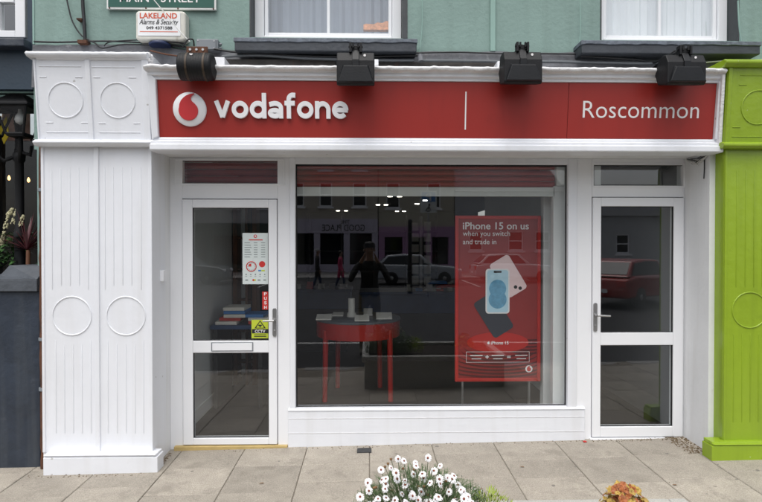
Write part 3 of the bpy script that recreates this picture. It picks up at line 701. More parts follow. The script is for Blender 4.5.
b = MB(); b.box(gcx0, gxr, GFr-.03, FR+.42, zgl1-.01, Z(57, 4.0)).map(LG); gc = b.build('capital', 'green', gs, .008)
b = MB(); b.box(gcx0+.002, gcx0+.03, GFr-.04, GFr-.02, zgl1, Z(60, 4.0)); b.map(LG); build_each(b, 'capital_stile', 'green', gc, .004)
b = MB(); b.ring(X(761.5, 4.04, 104), GFr-.03, Z(104, 4.04), 17/550*4.04, .006).map(LG).build('roundel', 'green', gc)
for xa, xb, yy in ((741, 784, 72), (740, 747.5, 81.5), (736, 744, 124), (736, 780, 133.5)):
    b = MB(); b.tube([(X(xa, 4.04), GFr-.03, Z(yy, 4.04)), (X(xb, 4.04), GFr-.03, Z(yy, 4.04))], .004, 6).map(LG).build('incised_bar', 'green', gc)
b = MB(); b.prismx([(GFr-.05, zgl0), (GFr-.07, zgl0+.015), (GFr-.07, zgl1-.008), (GFr-.04, zgl1+.008), (FR+.4, zgl1+.008), (FR+.4, zgl0)], X(724.2, GFr-.07, 143), gxr+.01); b.build('ledge', 'green', gc, .005)
b = MB(); yk2 = GFr-.13; zz = Z(60, yk2); b.prismx([(yk2+.03, zz-.02), (yk2, zz), (yk2, zz+.022), (yk2+.03, zz+.036), (FR+.3, zz+.036), (FR+.3, zz-.02)], X(726.5, yk2, 60), gxr+.05); b.build('cornice', 'green', gc, .008)
b = MB(); b.box(gxr, 6.2, FR+.2, FR+.3, gg-.1, .6); b.box(gxr, 6.2, FR+.0, FR+.3, 2.45, 3.05); b.build('shop_panel', 'green', gs, .01)
b = MB(); b.box(gxr, 6.2, FR+.28, FR+.29, .6, 2.45); b.build('pane', 'glass', gs)
b = MB(); b.box(2.74, 6.2, 4.75, 4.85, 0, 2.7); b.build('dark_backing', 'in_dark', gs)

# ================================================================== NEIGHBOUR ON THE LEFT: navy pub front
pub = thing('pub_building', (-4.6, 4.6, -.1), 'navy painted pub front with recessed glazing on the far left', 'building')
NX = X(33.2, UW, 60)
zn = Z(91.5, UW)
pwx0, pwx1 = -5.3, X(25, UW, 20); pwz = Z(40.5, UW)
b = MB(); wall_grid(b, -9, NX-.001, zn, 6.2, UW-.006, .06, [(pwx0-1, X(28, UW, 20), pwz-.01, pwz+1.6)]); b.build('upper_wall', 'navy', pub)
b = MB(); yw = UW+.05; zw_ = Z(40, yw); b.frame(X(0, yw)-1.25, X(25, yw, 20), zw_, zw_+1.5, (.06, .08, .06, .055), yw, yw+.07); pw = b.build('window', 'upvc', pub, .005)
b = MB(); b.box(X(-4.5, yw), X(1.0, yw), yw+.004, yw+.066, zw_+.055, zw_+1.44); b.box(X(1.0, yw), X(25, yw)-.081, yw+.005, yw+.064, Z(5.2, yw), Z(2.2, yw)); build_each(b, 'glazing_bar', 'upvc', pw, .004)
b = MB(); b.box(X(0, yw)-1.2, X(25, yw)-.07, yw+.03, yw+.038, zw_+.05, zw_+1.45); b.build('pane', 'glass', pw)
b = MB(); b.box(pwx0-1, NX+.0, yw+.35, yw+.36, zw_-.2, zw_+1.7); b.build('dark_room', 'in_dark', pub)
b = MB(); b.prismx([(UW-.10, Z(48.5, UW-.1)), (UW-.10, Z(40.5, UW-.1)), (UW+.14, Z(40.5, UW-.1)+.01), (UW+.14, Z(48.5, UW-.1))], -6.4, NX-.012); b.build('window_sill', 'charcoal', pub, .008)
# teal trims and recessed front
yt_ = 4.86
for k, (pa, pb, dy, m) in enumerate(((70, 95, 0, 'teal'), (95.3, 96.3, .02, 'navy'), (96.5, 101.0, .01, 'teal'), (101.3, 103.0, .03, 'navy'), (103.3, 110, .05, 'teal'))):
    b = MB(); b.box(-9, NX-.06, yt_+dy, yt_+.2, Z(pb, yt_), Z(pa, yt_)); b.build('lintel_board', m, pub, .004)
b = MB(); b.box(X(29, 4.3, 115), X(37.5, 4.3, 115), UW-.004, UW+.1, .6, Z(91.5, UW)); b.build('corner_strip', 'teal', pub, .004)
b = MB(); b.box(-9, NX-.02, 4.75, 7, 3.35, 3.4); b.build('soffit', 'in_dark', pub)
b = MB(); b.box(-9, -2.2, 5.35, 5.36, .4, 2.9); b.build('pane', glass('pub_glass', ior=1.45), pub)
b = MB();
for x in (-4.6, -3.55, -2.95): b.box(x-.035, x+.035, 5.30, 5.349, .4, 2.9)
b.box(-9, -2.2, 5.28, 5.349, -.1, .4); b.build('window_frame', 'in_dark', pub, .004)
b = MB(); b.box(-9, -2.2, 7, 7.1, -.1, 3); b.build('back_wall', mat('pub_back_wall', (.035, .028, .022), .8, .5, 2), pub)
b = MB(); b.box(-2.52, -2.42, 4.5, 7, -.1, 3); b.build('side_wall', 'in_dark', pub)
b = MB(); b.box(-9, -2.4, 4.4, 7, -.3, -.02); tag(b.build('pub_floor', 'in_floor'), kind='structure')
# planter pier with coping
yp_ = 4.27
pr = thing('planter_wall', (-3.2, 4.4, G(-3.2, 4.3)), 'charcoal painted low wall with sloped coping left of white pilaster', 'wall')
zc0, zc1, zc2 = Z(291, yp_), Z(278.5, yp_), Z(265, yp_+.15)
pxr = X(38.6, yp_, 400)
b = MB(); b.box(-6, pxr, yp_+.02, 4.62, G(-2.6, yp_)-.3, zc0); b.build('wall', 'charcoal', pr, .008)
b = MB(); b.box(-6, pxr+.0, yp_-.012, 4.64, zc0+.001, zc1)
b.add([(-6, yp_-.012, zc1), (pxr, yp_-.012, zc1), (pxr, 4.64, zc1), (-6, 4.64, zc1), (-6, yp_+.13, zc1+.01), (X(0, yp_+.13), yp_+.13, zc1+.02), (X(9, yp_+.13), yp_+.13, zc2), (pxr, yp_+.13, zc2), (pxr, 4.64, zc2), (X(9, yp_+.13), 4.64, zc2), (X(0, yp_+.13), 4.64, zc1+.02), (-6, 4.64, zc1+.01)], [(0, 1, 7, 6, 5, 4), (6, 7, 8, 9), (5, 6, 9, 10), (4, 5, 10, 11), (1, 2, 8, 7)])
b.build('coping', mat('grey_coping_paint', (.075, .085, .10), .5, .2, 8, .4, 30), pr, .006)
b = MB(); n = 40; z0, z1 = G(-2.55, FR), Z(144, FR); pts = []
for i in range(n+1): pts.append((X(40.6, FR+.02, 300)+random.uniform(-.003, .003), FR+.06, z0+(z1-z0)*i/n))
b.tube(pts, [.028+random.uniform(-.003, .003) for _ in pts], 10)
rp = thing('rusty_pipe', (pts[0][0], FR+.06, z0), 'rusty brown iron downpipe in the gap beside the white pilaster', 'pipe')
b.build('pipe', 'rust', rp)
for py in (190, 339, 389):
    b = MB(); b.lathe([(.036, -.012), (.037, 0), (.036, .012)], (pts[0][0], FR+.06, Z(py, FR)), 12); b.build('clip', 'greybox', rp)
# lamp post with two lanterns
ly = 4.68; lxp = X(19.5, ly, 200)
lamp = thing('lamp_post', (lxp, ly, 1.2), 'black cast iron lamp post with twin lanterns behind the charcoal wall', 'street lamp')
b = MB(); zt_ = Z(146, ly); b.lathe([(0.0546, -.9), (0.0585, .1), (0.0429, .14), (0.0406, .5), (0.0468, .52), (0.0468, .56), (0.0351, .6), (0.0328, zt_-1.2-.15), (0.0468, zt_-1.2-.13), (0.0468, zt_-1.2-.08), (0.0312, zt_-1.2-.06), (0.0273, zt_-1.2+.15), (0.0390, zt_-1.2+.17), (0.0156, zt_-1.2+.24)], (lxp, ly, 1.2), 16); b.build('post', 'black', lamp)
lz = Z(137.5, ly)
for c, yy in ((19.5, ly-.12), (-13, ly-.12)):
    cx = X(c+.5, yy, 120); zb2 = Z(136.5, yy); zt2 = Z(110.5, yy)
    b = MB(); rb, rt = .068, .125; fr = []
    for sx, sy in ((-1, -1), (1, -1), (1, 1), (-1, 1)): b.tube([(cx+sx*rb, yy+sy*rb, zb2), (cx+sx*rt, yy+sy*rt, zt2)], .011, 6)
    for r_, z_ in ((rb, zb2), (rt, zt2)):
        for k in range(4):
            q = [(-1, -1), (1, -1), (1, 1), (-1, 1)]; a, c2 = q[k], q[(k+1) % 4]; b.tube([(cx+a[0]*r_, yy+a[1]*r_, z_), (cx+c2[0]*r_, yy+c2[1]*r_, z_)], .012, 6)
    r4 = math.sqrt(2)
    b.box(cx-rb, cx+rb, yy-rb, yy+rb, zb2-.02, zb2-.006)
    vs = []
    prof = [(.148, zt2+.002), (.150, zt2+.016), (.115, zt2+.05), (.075, zt2+.088), (.062, zt2+.10), (.05, zt2+.112), (.0, zt2+.118)]
    for r_, z_ in prof: vs += [(cx-r_, yy-r_, z_), (cx+r_, yy-r_, z_), (cx+r_, yy+r_, z_), (cx-r_, yy+r_, z_)]
    fs = [(i*4+k, i*4+(k+1) % 4, i*4+4+(k+1) % 4, i*4+4+k) for i in range(len(prof)-1) for k in range(4)]
    b.add(vs, fs); b.add(vs[:4], [(3, 2, 1, 0)])
    ln = b.build('lantern', 'black', lamp, .003)
    b = MB()
    for k in range(4):
        q = [(-1, -1), (1, -1), (1, 1), (-1, 1)]; a, c2 = q[k], q[(k+1) % 4]
        b.poly([(cx+a[0]*rb, yy+a[1]*rb, zb2), (cx+c2[0]*rb, yy+c2[1]*rb, zb2), (cx+c2[0]*rt, yy+c2[1]*rt, zt2), (cx+a[0]*rt, yy+a[1]*rt, zt2)])
    b.build('lantern_glass', 'glass', ln)
    b = MB(); b.lathe([(.014, .0), (.016, -.03), (.034, -.06), (.040, -.085), (.03, -.11), (.004, -.125)], (cx, yy, zt2-.005), 14); b.build('lamp_bulb', mat('frosted_bulb', (.6, .6, .6), .3, .02), ln)
    zz = Z(150, ly); s_ = 1 if c > 0 else -1
    b = MB(); b.tube([(lxp, ly, zz-.05), (lxp+(cx-lxp)*.5, ly-.06, zz-.11), (cx, yy, zz-.02), (cx, yy, zb2-.02)], .017, 8); b.build('lamp_arm', 'black', lamp)
b = MB(); za, zb2 = Z(152, ly), Z(160, ly)
b.tube([(lxp-.02, ly-.02, za), (X(34, ly), ly-.04, Z(157, ly)), (X(36, ly), ly-.05, Z(148, ly))], .014, 8); b.build('scroll_arm', 'black', lamp)
b = MB(); b.prism([(X(1, 5.0), Z(131, 5.0)), (X(9, 5.0), Z(118, 5.0)), (X(11.5, 5.0), Z(137, 5.0)), (X(6, 5.0), Z(146, 5.0))], 4.98, 4.985); tag(b.build('pennant', 'pennant'), 'yellow cloth pennant hanging behind the twin lantern lamp', 'pennant')
for px, py in ((9.5, 179), (22.5, 179.5), (29, 181)):
    b = MB(); c = (X(px, 5.5), 5.5, Z(py, 5.5)); b.lathe([(.003, .028), (.008, .018), (.014, 0), (.010, -.016), (.002, -.022)], c, 10)
    tag(b.build('string_light_bulb', 'bulb'), {9.5: 'warm string light bulb left of the lamp post', 22.5: 'warm string light bulb just right of the lamp post', 29: 'warm string light bulb nearest the rusty pipe'}[px], 'bulb', 'string light bulbs in the pub')
def blade(b, p, d, L_, w, droop=.3, seg=5, fold=.25):
    d = Vector(d).normalized(); side = d.cross(Vector((0, 0, 1)));
    if side.length < .05: side = Vector((1, 0, 0))
    side.normalize(); up = side.cross(d); vs = []; fs = []
    for i in range(seg+1):
        t = i/seg; c = Vector(p)+d*L_*t+Vector((0, 0, -droop*L_*t*t)); ww = w*(.55+.9*t)*(1-t)**.6 if t < 1 else 0
        ww = max(ww, .0004)
        vs += [c-side*ww+up*ww*fold, c, c+side*ww+up*ww*fold]
    for i in range(seg): fs += [(3*i, 3*i+1, 3*i+4, 3*i+3), (3*i+1, 3*i+2, 3*i+5, 3*i+4)]
    b.add(vs, fs, True)
b = MB(); b.box(X(3, 5.34), X(31, 5.34), 5.338, 5.342, Z(142, 5.34), Z(112, 5.34)); wp = b.build('window_picture', mat('faded_pink_print', (.50, .33, .30), .7, .35, 14)); tag(wp, 'faded pink patterned picture in the pub window behind the lantern', 'picture')
cb = (X(27, 4.62), 4.62, Z(250, 4.62))
b = MB()
for i in range(60):
    a = random.uniform(0, 2*math.pi); e = random.uniform(.1, 1.3)
    blade(b, cb, (math.cos(a)*math.cos(e), .45*math.sin(a)*math.cos(e), math.sin(e)), random.uniform(.22, .40), random.uniform(.007, .012), random.uniform(.05, .45))
cor = thing('cordyline_plant', (cb[0], cb[1], cb[2]-.3), 'dark maroon sword leaved plant beside the lamp post', 'plant')
b.build('leaves', 'cordy', cor)
b = MB(); b.tube([(cb[0], cb[1], cb[2]-.45), (cb[0]+.01, cb[1], cb[2])], [.02, .016], 8); b.build('stem', 'brownwood', cor)
pc = (X(6, 4.7), 4.74, Z(255, 4.7))
cre = thing('cream_flower_shrub', (pc[0], pc[1], pc[2]-.2), 'leafy green shrub with cream flower spikes above the charcoal wall', 'shrub')
b = MB()
for i in range(170):
    p = (pc[0]+random.gauss(-.02, .12), pc[1]+random.uniform(-.08, .12), pc[2]+random.uniform(-.12, .19))
    a = random.uniform(0, 6.28); blade(b, p, (math.cos(a), math.sin(a)-.3, random.uniform(-.3, .6)), random.uniform(.07, .13), random.uniform(.014, .026), .4, 4)
b.build('foliage', 'leafdk', cre)
for (px, py, l) in ((13, 217, .13), (5, 222, .12), (1, 238, .12), (20, 221, .09), (9, 212, .05)):
    b = MB(); c = Vector((X(px, 4.66), 4.66, Z(py, 4.66)))
    for k in range(60):
        t = random.random(); a = random.uniform(0, 6.28); r_ = .018*(1-.6*t); r2 = random.uniform(.005, .009)
        q = c+Vector((.03*t+r_*math.cos(a), r_*math.sin(a)*.8, l*(t-.5)))
        b.lathe([(.001, -r2), (r2, 0), (.001, r2)], q, 5)
    b.build('flower_spike', 'cream', cre)

# ================================================================== THINGS ON THE UPPER WALL
# street name plate
yS = UW-.03; x0, x1 = X(106.5, yS, 5), X(216, yS, 5); z0 = Z(11.2, yS); z1 = z0+.30
ss = thing('street_sign', ((x0+x1)/2, yS, z0), 'green street name plate with white border and capitals cut off at the top', 'sign')
b = MB(); b.box(x0, x1, yS, yS+.02, z0, z1); b.build('sign_plate', 'signwhite', ss, .004)
b = MB(); b.box(x0+.014, x1-.014, yS-.003, yS, z0+.016, z1-.016); b.build('sign_field', 'streetgreen', ss)
for w_, a, c in (('MAIN', 120, 149), ('STREET', 161, 200.5)):
    text_mesh(w_, X(a, yS, 3), X(c, yS, 3), Z(4.2, yS), Z(4.2, yS)+.066, yS-.0045, off=.012).build('lettering', 'printwhite', ss)
for a in (109.5, 146, 178, 213.5):
    b = MB(); b.disc(X(a, yS, 8), yS, z0+.008, .006, .004, 10); b.build('screw', 'rust', ss)
# alarm box
yA = UW-.10; x0, x1 = X(135.5, yA, 27), X(185.5, yA, 27); z0, z1 = Z(42, yA), Z(12.3, yA)
al = thing('alarm_box', ((x0+x1)/2, yA, z0), 'weathered white alarm bell box with orange and black lettering under street sign', 'alarm box')
b = MB(); pts = []
ins = .035
for cx_, cz_, a0 in ((x1-ins, z1-ins*.7, 0), (x0+ins, z1-ins*.7, 90), (x0+ins, z0+ins*.7, 180), (x1-ins, z0+ins*.7, 270)):
    for i in range(6): a = R(a0+i*18); pts.append((cx_+ins*math.cos(a), cz_+ins*.7*math.sin(a)))
b.prism(pts, yA, UW-.001); b.build('box_cover', 'alarm', al, .015, seg=3)
fx0_, fx1_, fz0, fz1 = X(138, yA, 27), X(180.5, yA, 27), Z(37.5, yA), Z(14.5, yA)
b = MB(); b.box(fx0_, fx1_, yA-.004, yA+.001, fz0, fz1); b.build('face_label', 'alarmface', al, .001)
text_mesh('LAKELAND', X(140, yA, 20), X(177.3, yA, 20), Z(20.3, yA), Z(14.9, yA), yA-.0055, off=.022).build('lettering', 'orange', al)
text_mesh('Alarms & Security', X(139.5, yA, 24), X(178.5, yA, 24), Z(27.8, yA), Z(21.2, yA), yA-.0055, off=.006, shear=.35).build('lettering', 'inkblack', al)
text_mesh('049 4371588', X(146.5, yA, 30), X(172.5, yA, 30), Z(31.2, yA), Z(28.2, yA), yA-.0055, off=.018).build('lettering', 'inkblack', al)
b = MB(); b.box(X(140, yA, 33), X(178, yA, 33), yA-.005, yA-.003, Z(33.8, yA), Z(33.2, yA)); b.build('underline', 'orange', al)
b = MB(); b.lathe([(.08, 0), (.085, .012), (.06, .03), (.01, .034)], ((x0+x1)/2-.02, UW-.055, z0-.030), 20); b.build('strobe', 'alarmblue', al)
# grey junction box
yJ = UW-.08
b = MB(); b.box(X(196, yJ, 46), X(218, yJ, 46), yJ, UW-.002, Z(51.5, yJ), Z(40, yJ)); jb = thing('junction_box', (X(207, yJ), yJ, Z(51.5, yJ)), 'grey plastic junction box beside the rusty bracket', 'junction box')
b.build('box', 'greybox', jb, .006)
b = MB(); b.box(X(197.3, yJ), X(216.7, yJ), yJ-.008, yJ-.001, Z(50.7, yJ), Z(40.8, yJ)); b.build('lid', 'greybox', jb, .003)
for px, py in ((199, 42), (215, 42.5), (199, 49.5), (215, 49.5)):
    b = MB(); b.disc(X(px, yJ), yJ-.008, Z(py, yJ), .005, .003, 8); b.build('screw', 'steel', jb)
b = MB();
for py in (43.5, 47.5): b.tube([(X(218, yJ), yJ+.04, Z(py, yJ)), (X(221, yJ), yJ+.04, Z(py, yJ))], .010, 8)
b.build('cable_gland', 'greybox', jb)
# cables
def cable(name, pts, r, m, label, cat, group=None, smooth=4):
    P_ = [Vector((X(p[0], p[2], p[1]), p[2], Z(p[1], p[2]))) for p in pts]
    out = []
    for i in range(len(P_)-1):
        p0, p1, p2, p3 = P_[max(i-1, 0)], P_[i], P_[i+1], P_[min(i+2, len(P_)-1)]
        for k in range(smooth):
            t = k/smooth; out.append(.5*((2*p1)+(p2-p0)*t+(2*p0-5*p1+4*p2-p3)*t*t+(3*p1-p0-3*p2+p3)*t*t*t))
    out.append(P_[-1]); b = MB(); b.tube(out, r, 6)
    return tag(b.build(name, m), label, cat, group)
U = UW-.035
cable('cable', [(34, 44, U), (60, 44.5, U), (110, 43, U), (160, 45.5, U), (196, 50, U)], .007, 'cable', 'thin black cable running along the flashing over the white pilaster', 'cable')
cable('cable', [(104, 48, U-.01), (112, 43.5, U-.02), (150, 41.5, U-.05), (185, 45, U-.03)], .005, 'cable', 'black cable looping beneath the alarm box', 'cable')
cable('cable', [(66, -2, U), (69, 12, U), (73, 25, U), (82, 38, U), (95, 45, U), (103, 50, U), (125, 46, U-.03), (165, 47.5, U)], .006, 'cable', 'black cable curving down the green wall left of the street sign', 'cable')
cable('conduit', [(82.5, -4, U), (83, 10, U), (84.2, 25, U), (85.2, 44, U)], .013, 'cable', 'dark vertical pipe on the green wall above white pilaster', 'pipe')
b = MB(); b.box(X(80.5, U), X(89.5, U), U-.03, UW, Z(46.5, U), Z(43.2, U)); b.box(X(79, U), X(84, U), U-.02, UW, Z(22.8, U), Z(21.3, U)); tag(b.build('pipe_clip', 'rust'), 'rusty clips holding the dark vertical pipe', 'clip')
cable('cable', [(150, -3, U-.1), (165, 15, U-.12), (180, 33, U-.14), (190, 43, U-.16)], .004, 'whitecable', 'thin white cable crossing diagonally over the alarm box', 'cable')
cable('cable', [(183, 48, 4.2), (188, 41, 4.15), (193, 41, 4.15), (194, 47, 4.2)], .006, 'cable', 'black cable loop on top of the round floodlight bracket', 'cable')
cable('cable', [(150, 52, 4.25), (165, 55.5, 4.22), (180, 57.5, 4.2)], .006, 'rust', 'brown cable sagging into the first floodlight', 'cable')
C2 = 4.30
cable('conduit', [(222, 57.5, C2), (260, 56, C2), (300, 58.5, C2), (338, 59.5, C2), (380, 60.2, C2), (414, 60, C2)], .011, 'greycable', 'grey conduit running below the sill of the first upper window', 'pipe')
cable('cable', [(214, 50, C2), (240, 53.5, C2), (280, 55.5, C2), (340, 57, C2), (418, 55, C2)], .008, 'cable', 'black cable strung under the first upper sill', 'cable')
cable('conduit', [(420, 60.2, C2), (470, 60.3, C2), (505, 60.6, C2), (560, 60.5, C2), (600, 61, C2), (650, 61.5, C2), (668, 60, C2)], .011, 'greycable', 'grey conduit running between the third and fourth floodlights', 'pipe')
cable('cable', [(415, 52.5, U), (460, 51.5, U), (500, 52.5, U), (545, 52.3, U), (580, 52.5, U)], .006, 'cable', 'thin black cable along the foot of the green wall between windows', 'cable')
cable('cable', [(581, 54.5, C2), (610, 56, C2), (640, 58, C2), (652, 61, C2), (662, 57, 4.2), (676, 48, 4.1)], .008, 'cable', 'black cable rising to the rightmost floodlight arm', 'cable')
cable('cable', [(705, 60, C2), (720, 58.5, C2), (735, 57, C2), (762, 57, C2)], .005, 'whitecable', 'pale cable lying above the lime green capital', 'cable')
cable('cable', [(422, -3, U), (422.3, 20, U), (421, 40, U), (419.5, 51, U), (421, 58, U)], .004, 'render_lt', 'green painted cable down the wall right of first upper window', 'cable')
cable('cable', [(580, -3, U), (580.5, 20, U), (580, 36, U), (578, 52, U)], .004, 'render_lt', 'green painted cable down the wall left of second upper window', 'cable')
cable('cable', [(738, -3, U), (739, 20, U), (741, 38, U)], .006, 'render_lt', 'green painted cable down the wall right of second upper window', 'cable')
b = MB(); b.tube([(X(419.5, C2), C2-.02, Z(55, C2)), (X(420.5, C2), C2-.025, Z(62, C2))], [.020, .024], 10); tag(b.build('cable_joint', 'lead'), 'lumpy grey cable joint at the end of the first sill', 'joint')
for a, c, zt_, zb_, lab in ((212, 225, 58, 66.5, 'small white trunking end beside the round floodlight'), (497, 505, 60, 66.5, 'small white trunking end beside the third floodlight'), (374.5, 378.5, 59, 65, 'tiny white trunking end beside the second floodlight')):
    b = MB(); b.box(X(a, 4.16), X(c, 4.16), 4.16, 4.34, Z(zb_, 4.16), Z(zt_, 4.16)); tag(b.build('trunking', 'upvc', bevel=.004), lab, 'trunking')
b = MB(); b.box(X(223, 4.33), X(335, 4.33), 4.33, 4.37, Z(66, 4.33), Z(60, 4.33)); b.box(X(378, 4.33), X(500, 4.33), 4.33, 4.37, Z(66, 4.33), Z(61.5, 4.33)); build_each(b, 'exposed_board', mat('rust_streaked_board', (.06, .055, .052), .8, .4, 9, .4, 40, dirt=((.13, .045, .022), .9, 7, .58)), shop)
# floodlights
def floodlight(label, px0, px1, pt, pb, first=None, Y=3.90):
    x0, x1 = X(px0, Y, 65), X(px1, Y, 65); z0, z1 = Z(pb, Y), Z(pt, Y); w = x1-x0; h = z1-z0; cx = (x0+x1)/2
    f = thing('floodlight', (cx, Y+.1, z0), label, 'floodlight', 'floodlights over the shop sign')
    b = MB(); b.prismx([(Y+.055, z1), (Y+.02, z1-.008), (Y-.012, z1-h*.30), (Y-.01, z0+.01), (Y+.01, z0), (Y+.13, z0+.03), (Y+.17, z0+h*.5), (Y+.12, z1-.01)], x0, x1)
    hb = b.build('housing', 'black', f, .007)
    b = MB(); a, c = w*.06, w*.19; zt_ = z0+h*.52
    b.add([(x0+.006, Y-.010, z0+.012), (x1-.006, Y-.010, z0+.012), (x1-c+.006, Y-.012, zt_+.012), (x0+c-.006, Y-.012, zt_+.012), (x0+.012, Y-.034, z0+.016), (x1-.012, Y-.034, z0+.016), (x1-c, Y-.030, zt_), (x0+c, Y-.030, zt_)], [(4, 5, 6, 7), (0, 1, 5, 4), (1, 2, 6, 5), (2, 3, 7, 6), (3, 0, 4, 7)])
    b.build('gear_cover', 'blacksatin', f, .003)
    b = MB(); b.box(cx-.024, cx+.024, Y-.022, Y-.011, zt_, z1-h*.28); b.add([(cx-.024, Y-.022, z1-h*.28), (cx+.024, Y-.022, z1-h*.28), (cx+.024, Y+.018, z1+.012), (cx-.024, Y+.018, z1+.012), (cx-.024, Y, z1-h*.3), (cx+.024, Y, z1-h*.3), (cx+.024, Y+.05, z1), (cx-.024, Y+.05, z1)], [(0, 1, 2, 3), (0, 3, 7, 4), (1, 5, 6, 2), (3, 2, 6, 7)]); b.build('strap', 'blacksatin', f, .003)
    b = MB(); b.box(cx-.045, cx-.030, Y+.0, Y+.05, z1-.01, z1+.058); b.box(cx+.030, cx+.045, Y+.0, Y+.05, z1-.01, z1+.058); b.tube([(cx-.05, Y+.025, z1+.035), (cx+.05, Y+.025, z1+.035)], .010, 8)
    b.box(cx-.028, cx+.028, Y+.015, Y+.05, z1+.01, z1+.03)
    for q in (-.018, .018): b.tube([(cx+q, Y+.005, z1+.022), (cx+q, Y+.005, z1+.055)], .008, 6)
    b.build('bracket', 'black', f, .002)
    b = MB(); b.tube([(cx, Y+.03, z1+.035), (cx, Y+.2, z1+.045), (cx, UW+.0, z1+.03)], .015, 8); b.build('arm', 'black', f)
    b = MB(); b.disc(cx+w*.24, 0, 0, .009, .001, 10).map(lambda x, y, z: (x, Y+.004+z*.0+y-.005+.0, z1-h*.14+z)); b.build('rating_sticker', 'printwhite', f)
    return f
floodlight('second black floodlight, hanging in front of the first upper sill', 336.7, 374.5, 50.5, 85.0)
floodlight('third black floodlight, hanging under the bare green wall between the upper windows', 504, 542, 48.5, 82.5)
floodlight('fourth black floodlight, in front of the second sill at the green shop end', 667, 705.5, 50.5, 82.5)
Y = 3.92; x0, x1 = X(175.5, Y, 64), X(210.5, Y, 64); zc = (Z(50, Y)+Z(78, Y))/2; rr = (Z(50, Y)-Z(78, Y))/2; cx = (x0+x1)/2
f = thing('floodlight', (cx, Y, zc-rr), 'first black floodlight with a ribbed round body and rusty bracket', 'floodlight', 'floodlights over the shop sign')
prof = [(rr*.80, x0-cx), (rr*.95, x0-cx+.006), (rr, x0-cx+.02)]; n = 22
for i in range(n):
    xx = x0-cx+.02+(x1-x0-.04)*(i+.5)/n; prof += [(rr*(1.0 if i % 2 else .975), xx-.002), (rr*(1.0 if i % 2 else .975), xx+.002)]
prof += [(rr, x1-cx-.02), (rr*.95, x1-cx-.006), (rr*.80, x1-cx)]
b = MB(); b.lathe(prof, (cx, Y+.09, zc), 28, 'x'); b.map(lambda x, y, z: (x, y if y < Y+.09 else y*.9+(Y+.09)*.1, z)).build('housing', 'black', f)
for a in (.28, .78):
    b = MB(); xx = x0+(x1-x0)*a; b.lathe([(rr*1.012, -.007), (rr*1.02, 0), (rr*1.012, .007)], (xx, Y+.09, zc), 28, 'x'); b.build('clamp_band', 'bandrust', f)
b = MB(); b.box(X(183, Y, 48), X(204.5, Y, 48), Y+.07, Y+.085, Z(51, Y), Z(44, Y)); b.box(X(183, Y, 48), X(204.5, Y, 48), Y+.085, Y+.3, Z(50.2, Y), Z(49.2, Y)); b.build('bracket', 'rust', f, .002)
b = MB()
for px in (187, 193.5, 200): b.disc(X(px, Y, 48), Y+.07, Z(47.3, Y), .009, .006, 8)
build_each(b, 'bolt', 'steel', f)
b = MB(); b.tube([(cx, Y+.2, Z(46, Y)), (cx, UW, Z(46, Y)+.03)], .016, 8); b.build('arm', 'rust', f)
b = MB(); b.disc(X(190, Y-.03), Y+.09-rr*.82, Z(54.3, Y), .012, .003, 14, 180, 360).build('rating_sticker', 'printwhite', f)

# ================================================================== SMALL THINGS IN THE RECESS
b = MB(); b.box(XL+.001, XL+.03, 4.36, 4.43, Z(281, 4.4), Z(270, 4.4)); tag(b.build('bell_box', 'upvc', bevel=.004), 'small white plastic bell box on the left reveal wall', 'bell box')
yv = 4.42; b = MB(); xa, xb = X(357, yv, 449), X(371.5, yv, 449)
zz = G(xa, yv)
b.frame(xa, xb, 0, .085, (.010, .010, .010, .010), 0, .01)
b.box(xa+.01, xb-.01, .003, .01, .01, .075)
for i in range(5): b.box(xa+.015+i*.02, xa+.025+i*.02, .001, .003, .014, .07)
b.map(lambda x, y, z: (x, yv-.02+z, G(x, yv-.02+z)+.004-y+.004)); tag(b.build('drain_cover', 'iron'), 'small dark square iron drain cover in the paving below the window', 'drain cover')
# wire bundle under the soffit, right corner
wt = thing('wire_bundle', (X(708, 4.35), 4.35, ZS-.06), 'tangled white wires bunched under the soffit above the right door', 'wires')
for i in range(11):
    b = MB(); a = (X(686+random.uniform(-2, 3), 4.56), 4.54, ZS-.006); c = (X(719+random.uniform(-3, 2), FR-.0), FR+.02, ZS-.01)
    pts = []; dr_ = random.uniform(.01, .065)
    for k in range(12):
        t = k/11; pts.append((min(XR-.008, a[0]+(XR-.012-a[0])*min(1, t*1.4)), a[1]+(c[1]-a[1])*t, a[2]-dr_*math.sin(math.pi*t)*(1+.25*math.sin(i+k*1.3))-.004))
    b.tube(pts, random.uniform(.003, .006), 6); b.build('wire', ['whitecable', 'greycable', 'whitecable', 'cable'][i % 4], wt)
b = MB(); b.tube([(XR-.006, 4.30, ZS-.03), (XR-.008, 4.295, ZS-.12), (XR-.006, 4.305, ZS-.2)], .004, 6); b.build('wire', 'cable', wt)
